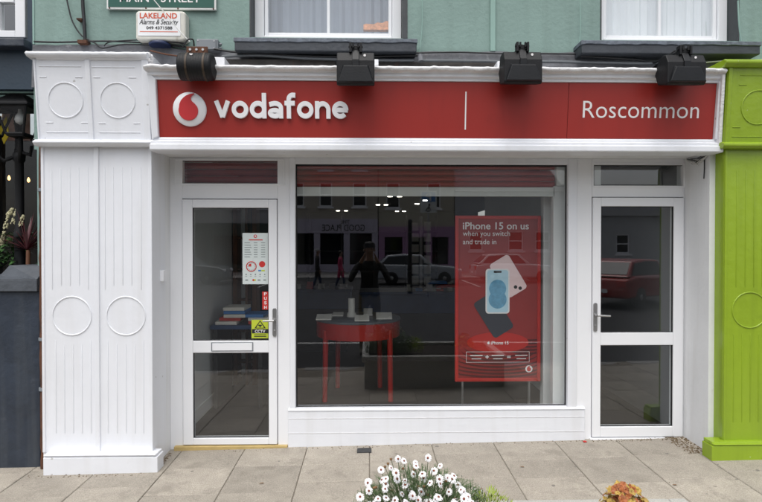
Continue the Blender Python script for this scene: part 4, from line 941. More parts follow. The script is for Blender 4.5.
# notices on the left door glass
def notice_board():
    y = B-.014+.026; x0, x1 = X(242.5, y, 258), X(268.3, y, 258); z0, z1 = Z(284, y), Z(233, y)
    t = thing('opening_hours_notice', ((x0+x1)/2, y, z0), 'pale opening hours sheet with clock symbol stuck on the left door glass', 'notice')
    b = MB(); b.box(x0, x1, y, y+.0015, z0, z1); b.build('sheet', 'notice', t)
    w, h = x1-x0, z1-z0; P_ = lambda u, v: (x0+u*w, z0+(1-v)*h)
    b = MB(); cx2, cz2 = P_(.76, .61); b.disc(cx2, y, cz2, .026, .001, 20); b.build('red_print', 'redprint', t)
    b = MB(); cx, cz = P_(.5, .065); b.disc(cx, y, cz, .014, .001, 20); b.build('red_print', 'redprint', t)
    b = MB(); c3 = P_(.34, .655); b.ring(c3[0], y, c3[1], .040, .004, 32)
    b.build('red_print', 'redprint', t); b = MB(); b.box(P_(.25, 0)[0], P_(.78, 0)[0], y-.001, y, P_(0, .145)[1], P_(0, .125)[1]); b.build('red_print', 'redprint', t); b = MB()
    b.prism([(c3[0], c3[1]), (c3[0]-.026, c3[1]), (c3[0]-.02, c3[1]+.018), (c3[0], c3[1]+.026)], y-.001, y)
    b.build('red_print', 'redprint', t); b = MB(); a = P_(.42, .92); b.disc(a[0], y, a[1], .009, .001, 12); b.build('red_print', 'redprint', t)
    b = MB(); b.disc(cx+.001, y-.0011, cz+.001, .007, .0006, 12); b.build('white_mark', 'printwhite', t)
    b = MB()
    for i in range(7):
        v = .185+i*.046
        for ua, ub in ((.08, .29+.03*(i % 3)), (.44, .58), (.72, .88)): b.box(P_(ua, 0)[0], P_(ub, 0)[0], y-.001, y, P_(0, v+.012)[1], P_(0, v)[1])
    for i in range(5): q = P_(.14+.18*i, .81); b.disc(q[0], y, q[1], .006, .001, 8); b.box(q[0]-.008, q[0]+.008, y-.001, y, q[1]-.018, q[1]-.015)
    for k in range(12): a = R(30*k); b.disc(c3[0]+.03*math.cos(a), y, c3[1]+.03*math.sin(a), .003, .001, 6)
    for u in (.16, .64, .86): q = P_(u, .92); b.box(q[0]-.011, q[0]+.011, y-.001, y, q[1]-.005, q[1]+.005)
    b.build('grey_print', 'greyprint', t)
    b = MB(); q = P_(.74, .735); b.box(q[0]-.028, q[0]-.004, y-.001, y, q[1]-.006, q[1]+.006); b.build('blue_print', 'blueprint', t)
    b = MB(); b.box(q[0]-.002, q[0]+.026, y-.001, y, q[1]-.006, q[1]+.006); a = P_(.48, .92); b.disc(a[0], y-.0001, a[1], .008, .001, 12); b.build('yellow_print', 'cctv', t)
notice_board()
y = B-.014+.026; x0, x1 = X(262.3, y, 300), X(268.6, y, 300); z0, z1 = Z(309.3, y), Z(291.5, y)
t = thing('push_sticker', ((x0+x1)/2, y, z0), 'red vertical push sticker above the left door handle', 'sticker')
b = MB(); b.box(x0, x1, y, y+.0015, z0, z1); b.build('sticker_sheet', 'redprint', t)
for i, ch in enumerate('PUSH'):
    zc = z1-(i+.5)*(z1-z0)/4; h_ = .013
    text_mesh(ch, (x0+x1)/2-.011, (x0+x1)/2+.011, zc-h_, zc+h_, y-.0012, off=.02).build('lettering', 'printwhite', t)
x0, x1 = X(251.5, y, 330), X(268.8, y, 330); z0, z1 = Z(338, y), Z(319.5, y)
t = thing('cctv_sticker', ((x0+x1)/2, y, z0), 'yellow green camera warning sticker at bottom of left door glass', 'sticker')
b = MB(); b.box(x0, x1, y, y+.0015, z0, z1); b.build('sticker_sheet', 'cctv', t)
b = MB(); w, h = x1-x0, z1-z0
b.box(x0+.004, x1-.004, y-.001, y, z0+h*.27, z0+h*.50)
b.prism([(x0+w*.5, z0+h*.97), (x0+w*.83, z0+h*.54), (x0+w*.17, z0+h*.54)], y-.001, y); b.build('warning_print', 'inkblack', t)
b = MB(); b.prism([(x0+w*.5, z0+h*.90), (x0+w*.72, z0+h*.575), (x0+w*.28, z0+h*.575)], y-.002, y-.0011); b.build('triangle_field', 'cctv', t)
b = MB(); b.box(x0+w*.40, x0+w*.60, y-.003, y-.0021, z0+h*.66, z0+h*.74); b.box(x0+w*.47, x0+w*.53, y-.003, y-.0021, z0+h*.60, z0+h*.655); b.build('camera_symbol', 'inkblack', t)
text_mesh('CCTV', x0+w*.2, x1-w*.2, z0+h*.30, z0+h*.46, y-.0022, off=.02).build('lettering', 'printwhite', t)
b = MB()
for k in (.08, .17): b.box(x0+w*.15, x1-w*.15, y-.001, y, z0+h*k, z0+h*(k+.04))
b.build('small_print', 'inkblack', t)

# ================================================================== BEHIND THE SHOP WINDOW
ys = 4.72
def Zs(p): return Z(p, ys)
for (pa, pb, lab, p0, p1) in ((292, 554, 'red roller shutter rolled up behind the top of shop window', 187, 158), (172, 289, 'red roller shutter rolled up behind the left transom', 190, 156)):
    xa, xb = X(pa, ys), X(pb, ys); sh = thing('roller_shutter', ((xa+xb)/2, ys, Zs(p0)), lab, 'shutter', 'red shutters')
    za, zb2 = Zs(p0), Zs(p1); n = 5
    for i in range(n):
        z0 = za+(zb2-za)*i/n; z1 = za+(zb2-za)*(i+1)/n; pr_ = []
        for k in range(7): a = math.pi*k/6; pr_.append((ys-.016*math.sin(a), z0+.002+(z1-z0-.004)*k/6))
        b = MB(); b.prismx(pr_+[(ys+.01, z1-.002), (ys+.01, z0+.002)], xa, xb); b.build('slat', 'shutter', sh)
    if pa > 200:
        b = MB(); b.box(xa, xb, ys-.02, ys+.012, Zs(196.3), za-.001); b.build('bottom_bar', 'shutterbar', sh, .003)
b = MB(); b.box(X(552.5, ys), X(566.5, ys), ys-.02, ys+.05, FZ, Zs(186)); b.build('guide_rail', 'in_white', shop, .004)
b = MB(); b.box(X(555, ys), X(569, ys), ys-.045, ys+.08, Zs(186), Zs(160)); tag(b.build('shutter_motor', 'shutterbar', bevel=.005), 'grey shutter motor box in top right corner behind window glass', 'motor box')
b = MB(); b.box(X(542, 4.95), X(551, 4.95), 4.9, 5.0, FZ, 2.5); b.build('interior_post', 'in_white', shop, .004)
# poster on a stand
yq = 4.92; x0, x1 = X(455, yq, 300), X(540.5, yq, 300); z0, z1 = Z(382, yq), Z(215.5, yq); w, h = x1-x0, z1-z0
po = thing('poster_stand', ((x0+x1)/2, yq, FZ), 'tall red phone advertising poster on a stand inside the shop window', 'poster')
b = MB(); fw = .03; b.frame(x0, x1, z0, z1, (fw, fw, fw, fw), yq-.012, yq+.02); b.build('poster_frame', 'posterhi', po, .004)
b = MB(); b.box(x0+fw, x1-fw, yq, yq+.01, z0+fw, z1-fw); sheet = b.build('poster_sheet', 'poster', po)
P_ = lambda u, v: (x0+u*w, z1-v*h)
yy = yq-.001
b = MB(); e = arc(*P_(.5, .80), .56*w*.78, .06*h, 0, 360, 40)[:-1]
cx, cz = P_(.5, .765)
b.prism([(x, z) for x, z in arc(cx, cz, .36*w, .062*h, 0, 360, 40)[:-1]], yy-.003, yy); b.build('podium_print', 'posterhi', sheet)
def band(b, cu, cv, ru, rv, a0, a1, th, d):      # a curved printed fold: lower arc of an ellipse with thickness
    cx, cz = P_(cu, cv); n = 26
    for i in range(n):
        q = []
        for f, e in ((i, 0), (i+1, 0), (i+1, th), (i, th)):
            a = R(a0+(a1-a0)*f/n); ee = e*math.sin(math.pi*f/n)
            q.append((min(max(cx+ru*w*math.cos(a), x0+fw+.002), x1-fw-.002), yy-d, max(cz+rv*h*math.sin(a)-ee*h, z0+fw+.002)))
        if abs(q[0][0]-q[1][0])+abs(q[0][2]-q[1][2]) > .001: b.poly(q)
b = MB()
for k in range(7): band(b, .5+.012*(k % 2), .785+.020*k, .40+.045*k, .062, 180, 360, .013, .0008+.0001*k)
for k in range(5): band(b, .86, .715+.020*k, .25, .032, 150, 370, .010, .0016+.0001*k)
b.build('swirl_print', 'posterdk', sheet)
def rrect(cu, cv, wu, hv, ang, rad):
    cx, cz = P_(cu, cv); a = R(ang); W_, H_ = wu*w/2, hv*h/2; pts = []
    for sx, sz, a0 in ((1, 1, 0), (-1, 1, 90), (-1, -1, 180), (1, -1, 270)):
        for i in range(6):
            t = R(a0+18*i); u, v = sx*(W_-rad)+rad*math.cos(t), sz*(H_-rad)+rad*math.sin(t)
            pts.append((cx+u*math.cos(a)-v*math.sin(a), cz+u*math.sin(a)+v*math.cos(a)))
    return pts
for nm, args, m, d in (('phone_print', (.62, .365, .26, .235, 31, .03), 'ph_pink', .004), ('phone_print', (.45, .60, .27, .25, 32, .03), 'ph_black', .0045), ('phone_print', (.495, .455, .28, .27, 0, .028), 'printwhite', .006), ('screen_print', (.495, .455, .245, .255, 0, .022), 'ph_blue', .0072)):
    b = MB(); b.prism(rrect(*args), yy-d, yy-d+.0008); b.build(nm, m, sheet)
b = MB()
for cv, r_ in ((.44, .10), (.505, .105)):
    cx, cz = P_(.495, cv); b.prism(arc(cx, cz, r_*w, .055*h, 0, 360, 24)[:-1], yy-.0076-.0004*(cv > .5), yy-.0073)
b.build('wallpaper_print', 'ph_blue2', sheet)
b = MB(); b.prism(rrect(.495, .338, .09, .012, 0, .005), yy-.009, yy-.0078)
for cu, cv in ((.705, .43), (.76, .437)): cx, cz = P_(cu, cv); b.disc(cx, yy-.0042, cz, .016, .0008, 14)
b.build('lens_print', 'inkblack', sheet)
text_mesh('iPhone 15 on us', *[P_(.09, 0)[0], P_(.86, 0)[0]], P_(0, .083)[1], P_(0, .040)[1], yy-.002, off=.012).build('lettering', 'printwhite', sheet)
text_mesh('when you switch', *[P_(.09, 0)[0], P_(.64, 0)[0]], P_(0, .132)[1], P_(0, .092)[1], yy-.002).build('lettering', 'printwhite', sheet)
text_mesh('and trade in', *[P_(.09, 0)[0], P_(.48, 0)[0]], P_(0, .172)[1], P_(0, .142)[1], yy-.002).build('lettering', 'printwhite', sheet)
text_mesh('iPhone 15', *[P_(.42, 0)[0], P_(.625, 0)[0]], P_(0, .777)[1], P_(0, .757)[1], yy-.005, off=.008).build('lettering', 'printwhite', sheet)
b = MB(); cx, cz = P_(.39, .768); b.disc(cx, yy-.004, cz, .011, .001, 14); b.disc(cx+.004, yy-.0045, cz+.014, .004, .001, 8); b.build('apple_mark', 'printwhite', sheet)
b = MB(); b.frame(P_(.13, 0)[0], P_(.87, 0)[0], P_(0, .885)[1], P_(0, .82)[1], (.003, .003, .003, .003), yy-.004, yy-.003)
for cu, nn in ((.25, 2), (.50, 2), (.775, 2)):
    for k in range(nn):
        q = P_(cu, .843+.02*k); b.box(q[0]-.055+.012*k, q[0]+.055-.012*k, yy-.004, yy-.003, q[1]-.0035, q[1]+.0035)
q = P_(.375, .852); b.box(q[0]-.016, q[0]+.016, yy-.004, yy-.003, q[1]-.004, q[1]+.004); b.box(q[0]-.004, q[0]+.004, yy-.004, yy-.003, q[1]+.0041, q[1]+.016); b.box(q[0]-.004, q[0]+.004, yy-.004, yy-.003, q[1]-.016, q[1]-.0041)
q = P_(.63, .852); b.box(q[0]-.016, q[0]+.016, yy-.004, yy-.003, q[1]+.003, q[1]+.009); b.box(q[0]-.016, q[0]+.016, yy-.004, yy-.003, q[1]-.009, q[1]-.003)
b.build('offer_print', 'printwhite', sheet)
cx, cz = P_(.865, .925); b = MB(); b.disc(cx, yy-.003, cz, .032, .001, 28); b.build('emblem_print', 'printwhite', sheet)
b = MB(); b.prism(drop_outline(cx, cz, .032), yy-.0055, yy-.0042); b.build('emblem_drop', 'redprint', sheet)
b = MB()
for cu in (.09, .87): q = P_(cu, 1.0); b.tube([(q[0], yq+.01, q[1]), (q[0], yq+.01, FZ)], .012, 8)
b.box(x0+.03, x1-.03, yq-.15, yq+.17, FZ, FZ+.012); b.build('stand_leg', 'steel', po)
# red round table
ty = 5.95; tcx = X(358.3, ty, 330); tz = Z(322, ty-.4); r = 42/550*ty
tb = thing('display_table', (tcx, ty, FZ), 'round red display table with thin legs seen through the shop window', 'table')
b = MB(); b.lathe([(r, tz-.025), (r*1.01, tz-.012), (r, tz), (.01, tz)], (tcx, ty, 0), 40); b.build('table_top', 'table_grey', tb)
b = MB(); b.lathe([(r*.985, tz-.19), (r*.99, tz-.026)], (tcx, ty, 0), 40); b.build('apron', 'table_red', tb)
for a in (50, 130, 205, 335):
    lx, ly_ = tcx+r*.80*math.cos(R(a)), ty+r*.8*math.sin(R(a)) if a < 180 else ty-r*.62
    b = MB(); b.tube([(lx, ly_, tz-.1), (lx+(tcx-lx)*-.03, ly_, FZ)], [.030, .026], 10); b.build('leg', 'table_red', tb)
items = []
for i, (px, wd_, hh, dy) in enumerate(((324, .16, .05, -.2), (338, .12, .035, .1), (351.5, .075, .20, 0), (362, .15, .05, -.3), (368, .10, .07, .15), (384, .17, .06, -.15))):
    cx = X(px, ty+dy); b = MB(); y_ = ty+dy
    if i == 2: b.lathe([(.05, 0), (.05, .03), (.036, .05), (.036, .20)], (cx, y_, tz+.001), 16); lab, cat = 'white cylindrical display unit standing on the red table', 'display unit'
    else:
        b.prismx([(y_-.07, tz+.001), (y_-.07, tz+.014), (y_+.07, tz+hh), (y_+.07, tz+.001)], cx-wd_/2, cx+wd_/2); lab = ['pale wedge display at the left edge of the red table', 'low grey wedge display at the back left of the red table', '', 'pale wedge display at the front of the red table', 'small pale wedge display behind the table front', 'pale wedge display at the right edge of the red table'][i]; cat = 'display'
    tag(b.build('phone_display', 'card', bevel=.004), lab, cat, 'displays on the red table')
# counters, shelves, stock
def counter(x0, x1, y0, y1, zt_, m, label):
    t = thing('counter', ((x0+x1)/2, y0, FZ), label, 'counter', 'counters in the shop')
    b = MB(); b.box(x0, x1, y0, y1, FZ+.1, zt_-.30); b.build('body', 'in_dark', t, .006); b = MB(); b.box(x0-.01, x1+.01, y0-.012, y1, zt_-.299, zt_-.04); b.build('drawer_panel', m, t, .006); b = MB(); b.box(x0-.03, x1+.03, y0-.03, y1+.03, zt_-.039, zt_); b.build('worktop', m, t, .004); b = MB(); b.box(x0+.04, x1-.04, y0+.05, y1, FZ, FZ+.099); b.build('kick_board', 'in_dark', t)
counter(-.1, 1.35, 7.6, 8.3, 1.02, 'blue', 'long blue counter behind the red table')
counter(-1.5, -.3, 8.3, 9.0, 1.0, 'blue', 'blue counter near the left interior wall')
cs = thing('card_rack', (X(421, 8.2), 8.2, 1.02), 'slim rack of small pale packets standing on long blue counter', 'rack')
b = MB(); b.box(X(421, 8.2)-.02, X(421, 8.2)+.02, 8.19, 8.22, 1.02, 2.1); b.build('pole', 'steel', cs)
for k in range(6):
    for s_ in (-1, 1):
        cx = X(421, 8.2)+s_*.09; z_ = 1.08+k*.16; b = MB(); b.box(cx-.05, cx+.05, 8.14, 8.18, z_, z_+.11+.02*random.random()); b.build('packet', 'card', cs, .003)
for i, (px, py, m, lab) in enumerate(((432, 305, 'card', 'white folded bag lying on the long blue counter'), (445, 300, 'redprint', 'red box lying on the long blue counter'), (437, 297, 'blueprint', 'blue box lying on the pile at long blue counter'))):
    cx = X(px, 7.75); b = MB(); b.prism([(cx-.14, 1.021+.05*i), (cx+.14, 1.021+.05*i), (cx+.12, 1.065+.05*i), (cx-.09, 1.06+.05*i)], 7.7-.02*i, 7.95); tag(b.build('stock_box', m, bevel=.004), lab, 'box')
n_ = 0
for (xa, xb, y_, z_, cnt, where) in ((-1.42, -.4, 8.36, 1.001, 7, 'blue counter near the left wall'), (.55, 1.28, 7.68, 1.021, 6, 'right end of the long blue counter')):
    for i in range(cnt):
        cx = xa+(xb-xa)*i/(cnt-1); hh = random.uniform(.03, .16); ww = random.uniform(.05, .11); m = ['card', 'blueprint', 'printwhite', 'redprint', 'card', 'ph_black', 'printwhite'][i]
        b = MB(); b.prismx([(y_, z_), (y_, z_+.02), (y_+.06, z_+hh), (y_+.10, z_+hh), (y_+.10, z_)], cx-ww/2, cx+ww/2)
        tag(b.build('phone_display', m, bevel=.003), ['leftmost', 'second from the left', 'third from the left', 'fourth from the left', 'fifth from the left', 'sixth from the left', 'rightmost'][i]+' small display on the '+where, 'display', 'displays on the blue counters')
sh = thing('wall_shelving', (-.2, 12.6, FZ), 'grey wall shelving along the back of the shop', 'shelving')
for z_ in (.5, 1.0, 1.5, 2.0): b = MB(); b.box(-1.5, 1.7, 13.4, 13.85, z_, z_+.03); b.build('shelf', 'in_wall', sh)
for x_ in (-1.5, -.7, .1, .9, 1.67): b = MB(); b.box(x_, x_+.03, 13.45, 13.86, FZ, 2.4); b.build('upright', 'in_wall', sh)
wc = thing('brown_display_column', (-1.44, 6.45, FZ), 'brown timber display column seen through the left door', 'display column')
for k, (dx, wd_) in enumerate(((0, .05), (.14, .03), (.22, .05))): b = MB(); b.box(-1.57+dx, -1.57+dx+wd_, 6.35, 6.55, FZ, 2.25); b.build('post', 'brownwood', wc, .004)
b = MB()
for k in range(6): b.box(-1.52, -1.35, 6.38, 6.52, .3+k*.36, .32+k*.36)
b.build('shelf', 'brownwood', wc)
bx = thing('low_display_desk', (-1.35, 5.7, FZ), 'low desk behind the left door glass piled with flat boxes', 'desk')
b = MB(); b.box(-1.56, -1.05, 5.4, 6.1, .84, .88); b.build('top', 'blue', bx, .004)
for x_ in (-1.54, -1.10): b = MB(); b.box(x_, x_+.04, 5.45, 6.05, FZ, .839); b.build('side_panel', 'in_wall', bx)
for i in range(8):
    cx = -1.38+random.uniform(-.03, .05); z_ = .882+.034*i if i < 5 else .882+.034*(i-5); cx += .24 if i > 4 else 0
    b = MB(); b.box(cx-.105, cx+.105, 5.42+random.uniform(0, .05), 5.75, z_, z_+.032); tag(b.build('stock_box', ['card', 'redprint', 'card', 'blueprint'][i % 4], bevel=.003), ['white flat box', 'red flat box', 'pale flat box', 'blue flat box'][i % 4]+[' at the bottom of the taller pile', ' second in the taller pile', ' in the middle of the taller pile', ' fourth in the taller pile', ' on top of the taller pile', ' at the bottom of the lower pile', ' in the middle of the lower pile', ' on top of the lower pile'][i]+' on the low desk', 'box', 'boxes on the low desk')
DL = ['left one of the pair nearest the glass', 'right one of the pair nearest the glass', 'left one of the pair above the photographer', 'right one of the pair above the photographer', 'rightmost, beside the card rack', 'second from the right, beside the card rack', 'left one of the deep middle pair', 'right one of the deep middle pair', 'left one of the pair far left over the table', 'right one of the pair far left over the table', 'alone behind the left door']
for i, (px, py) in enumerate(((390, 197), (399.5, 197), (378, 205.5), (386, 205.5), (425, 201), (417, 204.5), (397, 212), (404, 212), (338, 211.5), (346, 211.5), (258, 207))):
    d_ = (2.495-1.665)*550/(246-py); d_ = min(d_, 13.4)
    xx = X(px, d_); b = MB(); b.lathe([(.042, -.010), (.042, 0)], (xx, d_, 2.497), 16); tl = tag(b.build('downlight', 'downlight'), 'round lit shop ceiling downlight, '+DL[i], 'downlight', 'downlights in the shop ceiling')
b = MB(); b.tube([(X(636, 6.5), 6.5, FZ), (X(636, 6.5), 6.5, 2.7)], .03, 8); tag(b.build('hall_pipe', 'in_white'), 'white vertical pipe in the hall behind the right door', 'pipe')

# ================================================================== PLANTER WITH FLOWERS IN FRONT
gz = G(.77, 2.3); plx0, plx1 = -.09, 1.63; ply0, ply1 = 1.78, 2.80; plt = .357
pt = thing('concrete_planter', (.77, 2.3, gz), 'pale concrete street planter holding flowers at the bottom edge', 'planter')
b = MB(); b.box(plx0+.03, plx1-.03, ply0+.03, ply1-.03, gz-.12, plt-.06); b.build('planter_body', 'concrete', pt, .012)
b = MB(); b.frame(plx0, plx1, 0, ply1-ply0, (.09, .09, .09, .09), 0, .07); b.map(lambda x, y, z: (x, ply0+z, plt-y)); b.build('planter_rim', 'concrete', pt, .010)
b = MB(); n = 24
vs = [(plx0+.08+(plx1-plx0-.16)*i/n, ply0+.08+(ply1-ply0-.16)*k/12, plt-.04+random.uniform(-.01, .02)) for k in range(13) for i in range(n+1)]
b.add(vs, [(k*(n+1)+i, k*(n+1)+i+1, (k+1)*(n+1)+i+1, (k+1)*(n+1)+i) for k in range(12) for i in range(n)], True); b.build('soil', 'soil', pt)
# daisies
dz = plt-.02; dc = Vector((.24, 2.50, dz))
da = thing('daisy_plant', dc, 'bushy plant covered in white daisies with maroon centres in the planter', 'flowers')
b = MB()
for i in range(2300):
    a = random.uniform(0, 6.28); rr_ = math.sqrt(random.random()); hgt = random.random()
    p = dc+Vector((.285*rr_*math.cos(a), .20*rr_*math.sin(a), .29*hgt*(1-.45*rr_*rr_)))
    L_ = random.uniform(.03, .06); d = Vector((math.cos(a)*.6+random.gauss(0, .4), math.sin(a)*.6+random.gauss(0, .4), random.uniform(.2, 1.1))).normalized()
    blade(b, p, d, L_, .0036, .2, 2)
    for s_ in range(4):
        q = p+d*L_*(.3+.17*s_); sd_ = d.cross(Vector((random.gauss(0, 1), random.gauss(0, 1), random.gauss(0, 1)))).normalized()
        blade(b, q, (sd_+d*.7), random.uniform(.012, .024), .0024, .1, 1)
b.build('foliage', 'leafdaisy', da)
def flower_mesh():
    b = MB(); n = 14
    for k in range(n):
        a = 2*math.pi*k/n+random.uniform(-.08, .08); l = random.uniform(.021, .025); w_ = .0036; dr_ = random.uniform(-.004, .002)
        ca, sa = math.cos(a), math.sin(a); P2 = lambda r_, s_, z_: (ca*r_-sa*s_, sa*r_+ca*s_, z_)
        b.add([P2(.004, -.0022, .001), P2(.004, .0022, .001), P2(l*.62, w_, .002+dr_*.4), P2(l*.62, -w_, .002+dr_*.4), P2(l, .003, dr_), P2(l, -.003, dr_)], [(0, 3, 2, 1), (3, 5, 4, 2)], True)
    b.c = 1; b.lathe([(.0066, .0), (.0070, .003), (.0046, .0058), (.001, .0068)], (0, 0, 0), 10)
    return b
fm = flower_mesh().build('flower', ['petal', 'petalmid'], da, origin=(0, 0, 0))
fm2 = flower_mesh(); 
spots = [(398, 459), (404, 461), (415.5, 463), (428, 458), (440, 466), (381, 470), (396, 473), (434, 471), (382, 480), (386, 479), (405, 481), (397, 479), (407, 487), (454, 476), (448, 478), (458, 485), (461, 490), (368, 483), (385, 489), (449, 492), (386, 498), (412, 495.5), (481, 489), (475, 491), (395, 500.5), (378, 499), (369, 491), (391, 468), (416, 466), (424, 478), (430, 483), (440, 484), (421, 492), (468, 497), (436, 499), (402, 494), (360, 497), (455, 499), (425, 503), (443, 507), (410, 506), (375, 507), (463, 508)]
spots += [(random.uniform(364, 476), random.uniform(474, 506)) for _ in range(26)]
stm = MB()
for i, (px, py) in enumerate(spots):
    d = 2.34+random.uniform(-.08, .26) if py < 495 else 2.30+random.uniform(-.05, .1)
    p = Vector((X(px, d, py), d, Z(py, d, px)))
    o = fm if i == 0 else fm.copy()
    if i: COL.objects.link(o)
    WL[o.name] = p; o.location = p-WL[da.name]
    face = Vector((random.gauss(0, .6), -.55+random.gauss(0, .4), random.uniform(.2, 1.1))).normalized()
    o.rotation_euler = face.to_track_quat('Z', 'Y').to_euler(); s_ = random.uniform(.60, .88) if py > 468 else random.uniform(.55, .72); o.scale = (s_, s_, s_)
    base = Vector((dc.x+(p.x-dc.x)*.45, 2.50, dz+.03)); mid_ = (p+base)/2+Vector((random.gauss(0, .01), 0, .015))
    stm.tube([base, mid_, p-face*.003], .0014, 5)
for px, py in ((391, 459.5), (374, 488), (376, 487.5), (388, 464), (385, 467), (424, 487), (419, 487), (427.5, 495.5), (440, 477), (392, 491), (414, 470), (446, 482), (403, 469)):
    d = 2.45; p = Vector((X(px, d, py), d, Z(py, d))); bud = MB(); bud.lathe([(.002, -.006), (.006, -.002), (.0065, .003), (.001, .006)], p, 8); bud.build('spent_flower', 'bud', da)
    stm.tube([Vector((dc.x+(p.x-dc.x)*.5, 2.5, dz+.05)), (p+Vector((dc.x+(p.x-dc.x)*.5, 2.5, dz+.05)))/2+Vector((.006, 0, .01)), p], .0012, 5)
stm.build('stem', 'stalk', da)
# lime conifer and rust heuchera
lc = Vector((X(492, 2.5), 2.5, plt-.02)); li = thing('lime_shrub', lc, 'low yellow green feathery shrub beside the daisies', 'shrub')
b = MB()
for i in range(700):
    a = random.uniform(0, 6.28); rr_ = math.sqrt(random.random()); p = lc+Vector((.11*rr_*math.cos(a), .12*rr_*math.sin(a), .20*random.random()**.6*(1-.4*rr_*rr_)))
    d = Vector((math.cos(a)*.5+random.gauss(0, .3), math.sin(a)*.5+random.gauss(0, .3), 1)); blade(b, p, d, random.uniform(.015, .035), random.uniform(.0025, .004), .1, 2)
b.build('foliage', 'limeleaf', li)
hc = Vector((X(624, 2.5), 2.48, plt-.02)); he = thing('heuchera_plant', hc, 'low plant of crinkled rust and amber leaves in the planter', 'plant')
def crinkle_leaf(b, p, nrm, r):
    nrm = Vector(nrm).normalized(); u = nrm.orthogonal().normalized(); v = nrm.cross(u); n = 11; vs = [p+nrm*(-.3*r)]
    for ring_, f_ in ((0, .55), (1, 1.0)):
        for k in range(n):
            a = 2*math.pi*k/n; lob = 1+.16*math.sin(3*a*1.7+p.x*90)+random.uniform(-.12, .12)
            vs.append(p+(u*math.cos(a)+v*math.sin(a))*r*f_*(lob if ring_ else 1)+nrm*random.uniform(-.22, .22)*r)
    fs = [(0, 1+k, 1+(k+1) % n) for k in range(n)]+[(1+k, 1+n+k, 1+n+(k+1) % n, 1+(k+1) % n) for k in range(n)]
    b.add(vs, fs)
bs = {'heuch1': MB(), 'heuch2': MB()}
for i in range(240):
    a = random.uniform(0, 6.28); rr_ = math.sqrt(random.random()); p = hc+Vector((.125*rr_*math.cos(a), .12*rr_*math.sin(a), .03+.215*random.uniform(.45, 1)*(1-.6*rr_*rr_)))
    crinkle_leaf(bs['heuch1' if random.random() < .52 else 'heuch2'], p, (math.cos(a)*rr_+random.gauss(0, .3), math.sin(a)*rr_-.35+random.gauss(0, .3), .8), random.uniform(.011, .020))
for m, bb in bs.items(): bb.build('leaves', m, he)

# ================================================================== THE STREET BEHIND THE CAMERA (seen in the glass)
def car(label, cx, cy, heading, paint, L_=4.2, Wd=1.75, H_=1.46):
    t = thing('parked_car', (0, 0, 0), label, 'car', 'cars parked across the street')
    prof_low = [(-L_/2, .35), (-L_/2+.02, .68), (-L_/2+.35, .86), (-L_*.17, .95), (L_*.36, .98), (L_/2-.04, .88), (L_/2, .55), (L_/2-.03, .30), (-L_/2+.05, .24)]
    top = [(-L_*.17, .95), (L_*.0-.15, H_-.03), (L_*.16, H_), (L_*.34, H_-.06), (L_*.465, .95)]
    b = MB(); b.prismx([(y, z) for y, z in prof_low], -Wd/2, Wd/2); body = b.build('body', paint, t, .09, origin=(0, 0, 0), seg=3)
    b = MB(); vs = []; n = len(top); ins = [0.05, .17, .19, .18, .06]
    for s_ in (-1, 1): vs += [(s_*(Wd/2-ins[i]), y, z) for i, (y, z) in enumerate(top)]
    fs = [tuple(range(n-1, -1, -1)), tuple(range(n, 2*n))]+[(i, i+1, i+1+n, i+n) for i in range(n-1)]
    b.add(vs, fs); b.build('cabin', paint, t, .04, origin=(0, 0, 0))
    b = MB()
    for s_ in (-1, 1):
        q = [(top[0][0]+.25, .97), (top[1][0]+.08, H_-.09), (top[2][0], H_-.07), (top[3][0]-.02, H_-.13), (top[4][0]-.22, .99)]
        f_ = lambda z: Wd/2-.05-.125*(z-.95)/(H_-.95)+.010
        pts = [(s_*f_(z), y, z) for y, z in q]; b.poly(pts if s_ > 0 else pts[::-1])
    for (a0, a1, sgn) in ((0, 1, -1), (4, 3, 1)):
        y0, z0 = top[a0]; y1, z1 = top[a1]; i0, i1 = ins[a0]+.06, ins[a1]+.05; e = .012*sgn
        ya, za = y0+(y1-y0)*.12, z0+(z1-z0)*.12; yb_, zb2 = y0+(y1-y0)*.90, z0+(z1-z0)*.90
        b.poly([(-Wd/2+i0, ya+e, za+.01), (Wd/2-i0, ya+e, za+.01), (Wd/2-i1, yb_+e, zb2+.01), (-Wd/2+i1, yb_+e, zb2+.01)])
    b.build('window', 'car_glass', t, origin=(0, 0, 0))
    for sx in (-1, 1):
        for yy in (-L_*.30, L_*.30):
            b = MB(); b.lathe([(.20, -.10), (.30, -.10), (.32, -.06), (.32, .06), (.30, .10), (.20, .10)], (sx*(Wd/2-.08), yy, .32), 20, 'x'); w_ = b.build('wheel', 'rubber', t)
            b = MB(); b.lathe([(.19, -.09), (.19, .09), (.05, .105*1)], (sx*(Wd/2-.08), yy, .32), 14, 'x'); b.build('rim', 'steel', w_)
    for sx in (-1, 1):
        b = MB(); b.box(sx*(Wd/2-.32), sx*(Wd/2-.06), -L_/2-.004, -L_/2+.12, .60, .74); b.build('headlight', 'letter', t, .02)
        b = MB(); b.box(sx*(Wd/2-.32), sx*(Wd/2-.05), L_/2-.12, L_/2+.004, .64, .84); b.build('tail_light', 'redprint', t, .02)
    b = MB(); b.box(-.26, .26, L_/2-.01, L_/2+.012, .46, .57); b.build('number_plate', 'letter', t)
    t.location = (cx, cy, RZ+.05); t.rotation_euler = (0, 0, R(heading))
M['car_glass'] = mat('car_window', (.01, .012, .014), .05, .02)
M['carsilver'] = mat('silver_car_paint', (.42, .44, .47), .25, .03, coat=.5)
M['carred'] = mat('red_car_paint', (.36, .018, .014), .25, .03, coat=.5)
M['cargrey'] = mat('grey_car_paint', (.10, .11, .12), .25, .03, coat=.5)
M['carwhite'] = mat('white_car_paint', (.66, .66, .66), .25, .03, coat=.5)
car('silver hatchback parked across the road in front of shops', 2.3, -17.6, 90, 'carsilver')
car('red hatchback parked nearest the shop, seen reflected in the right door', 8.6, -8.6, 52, 'carred')
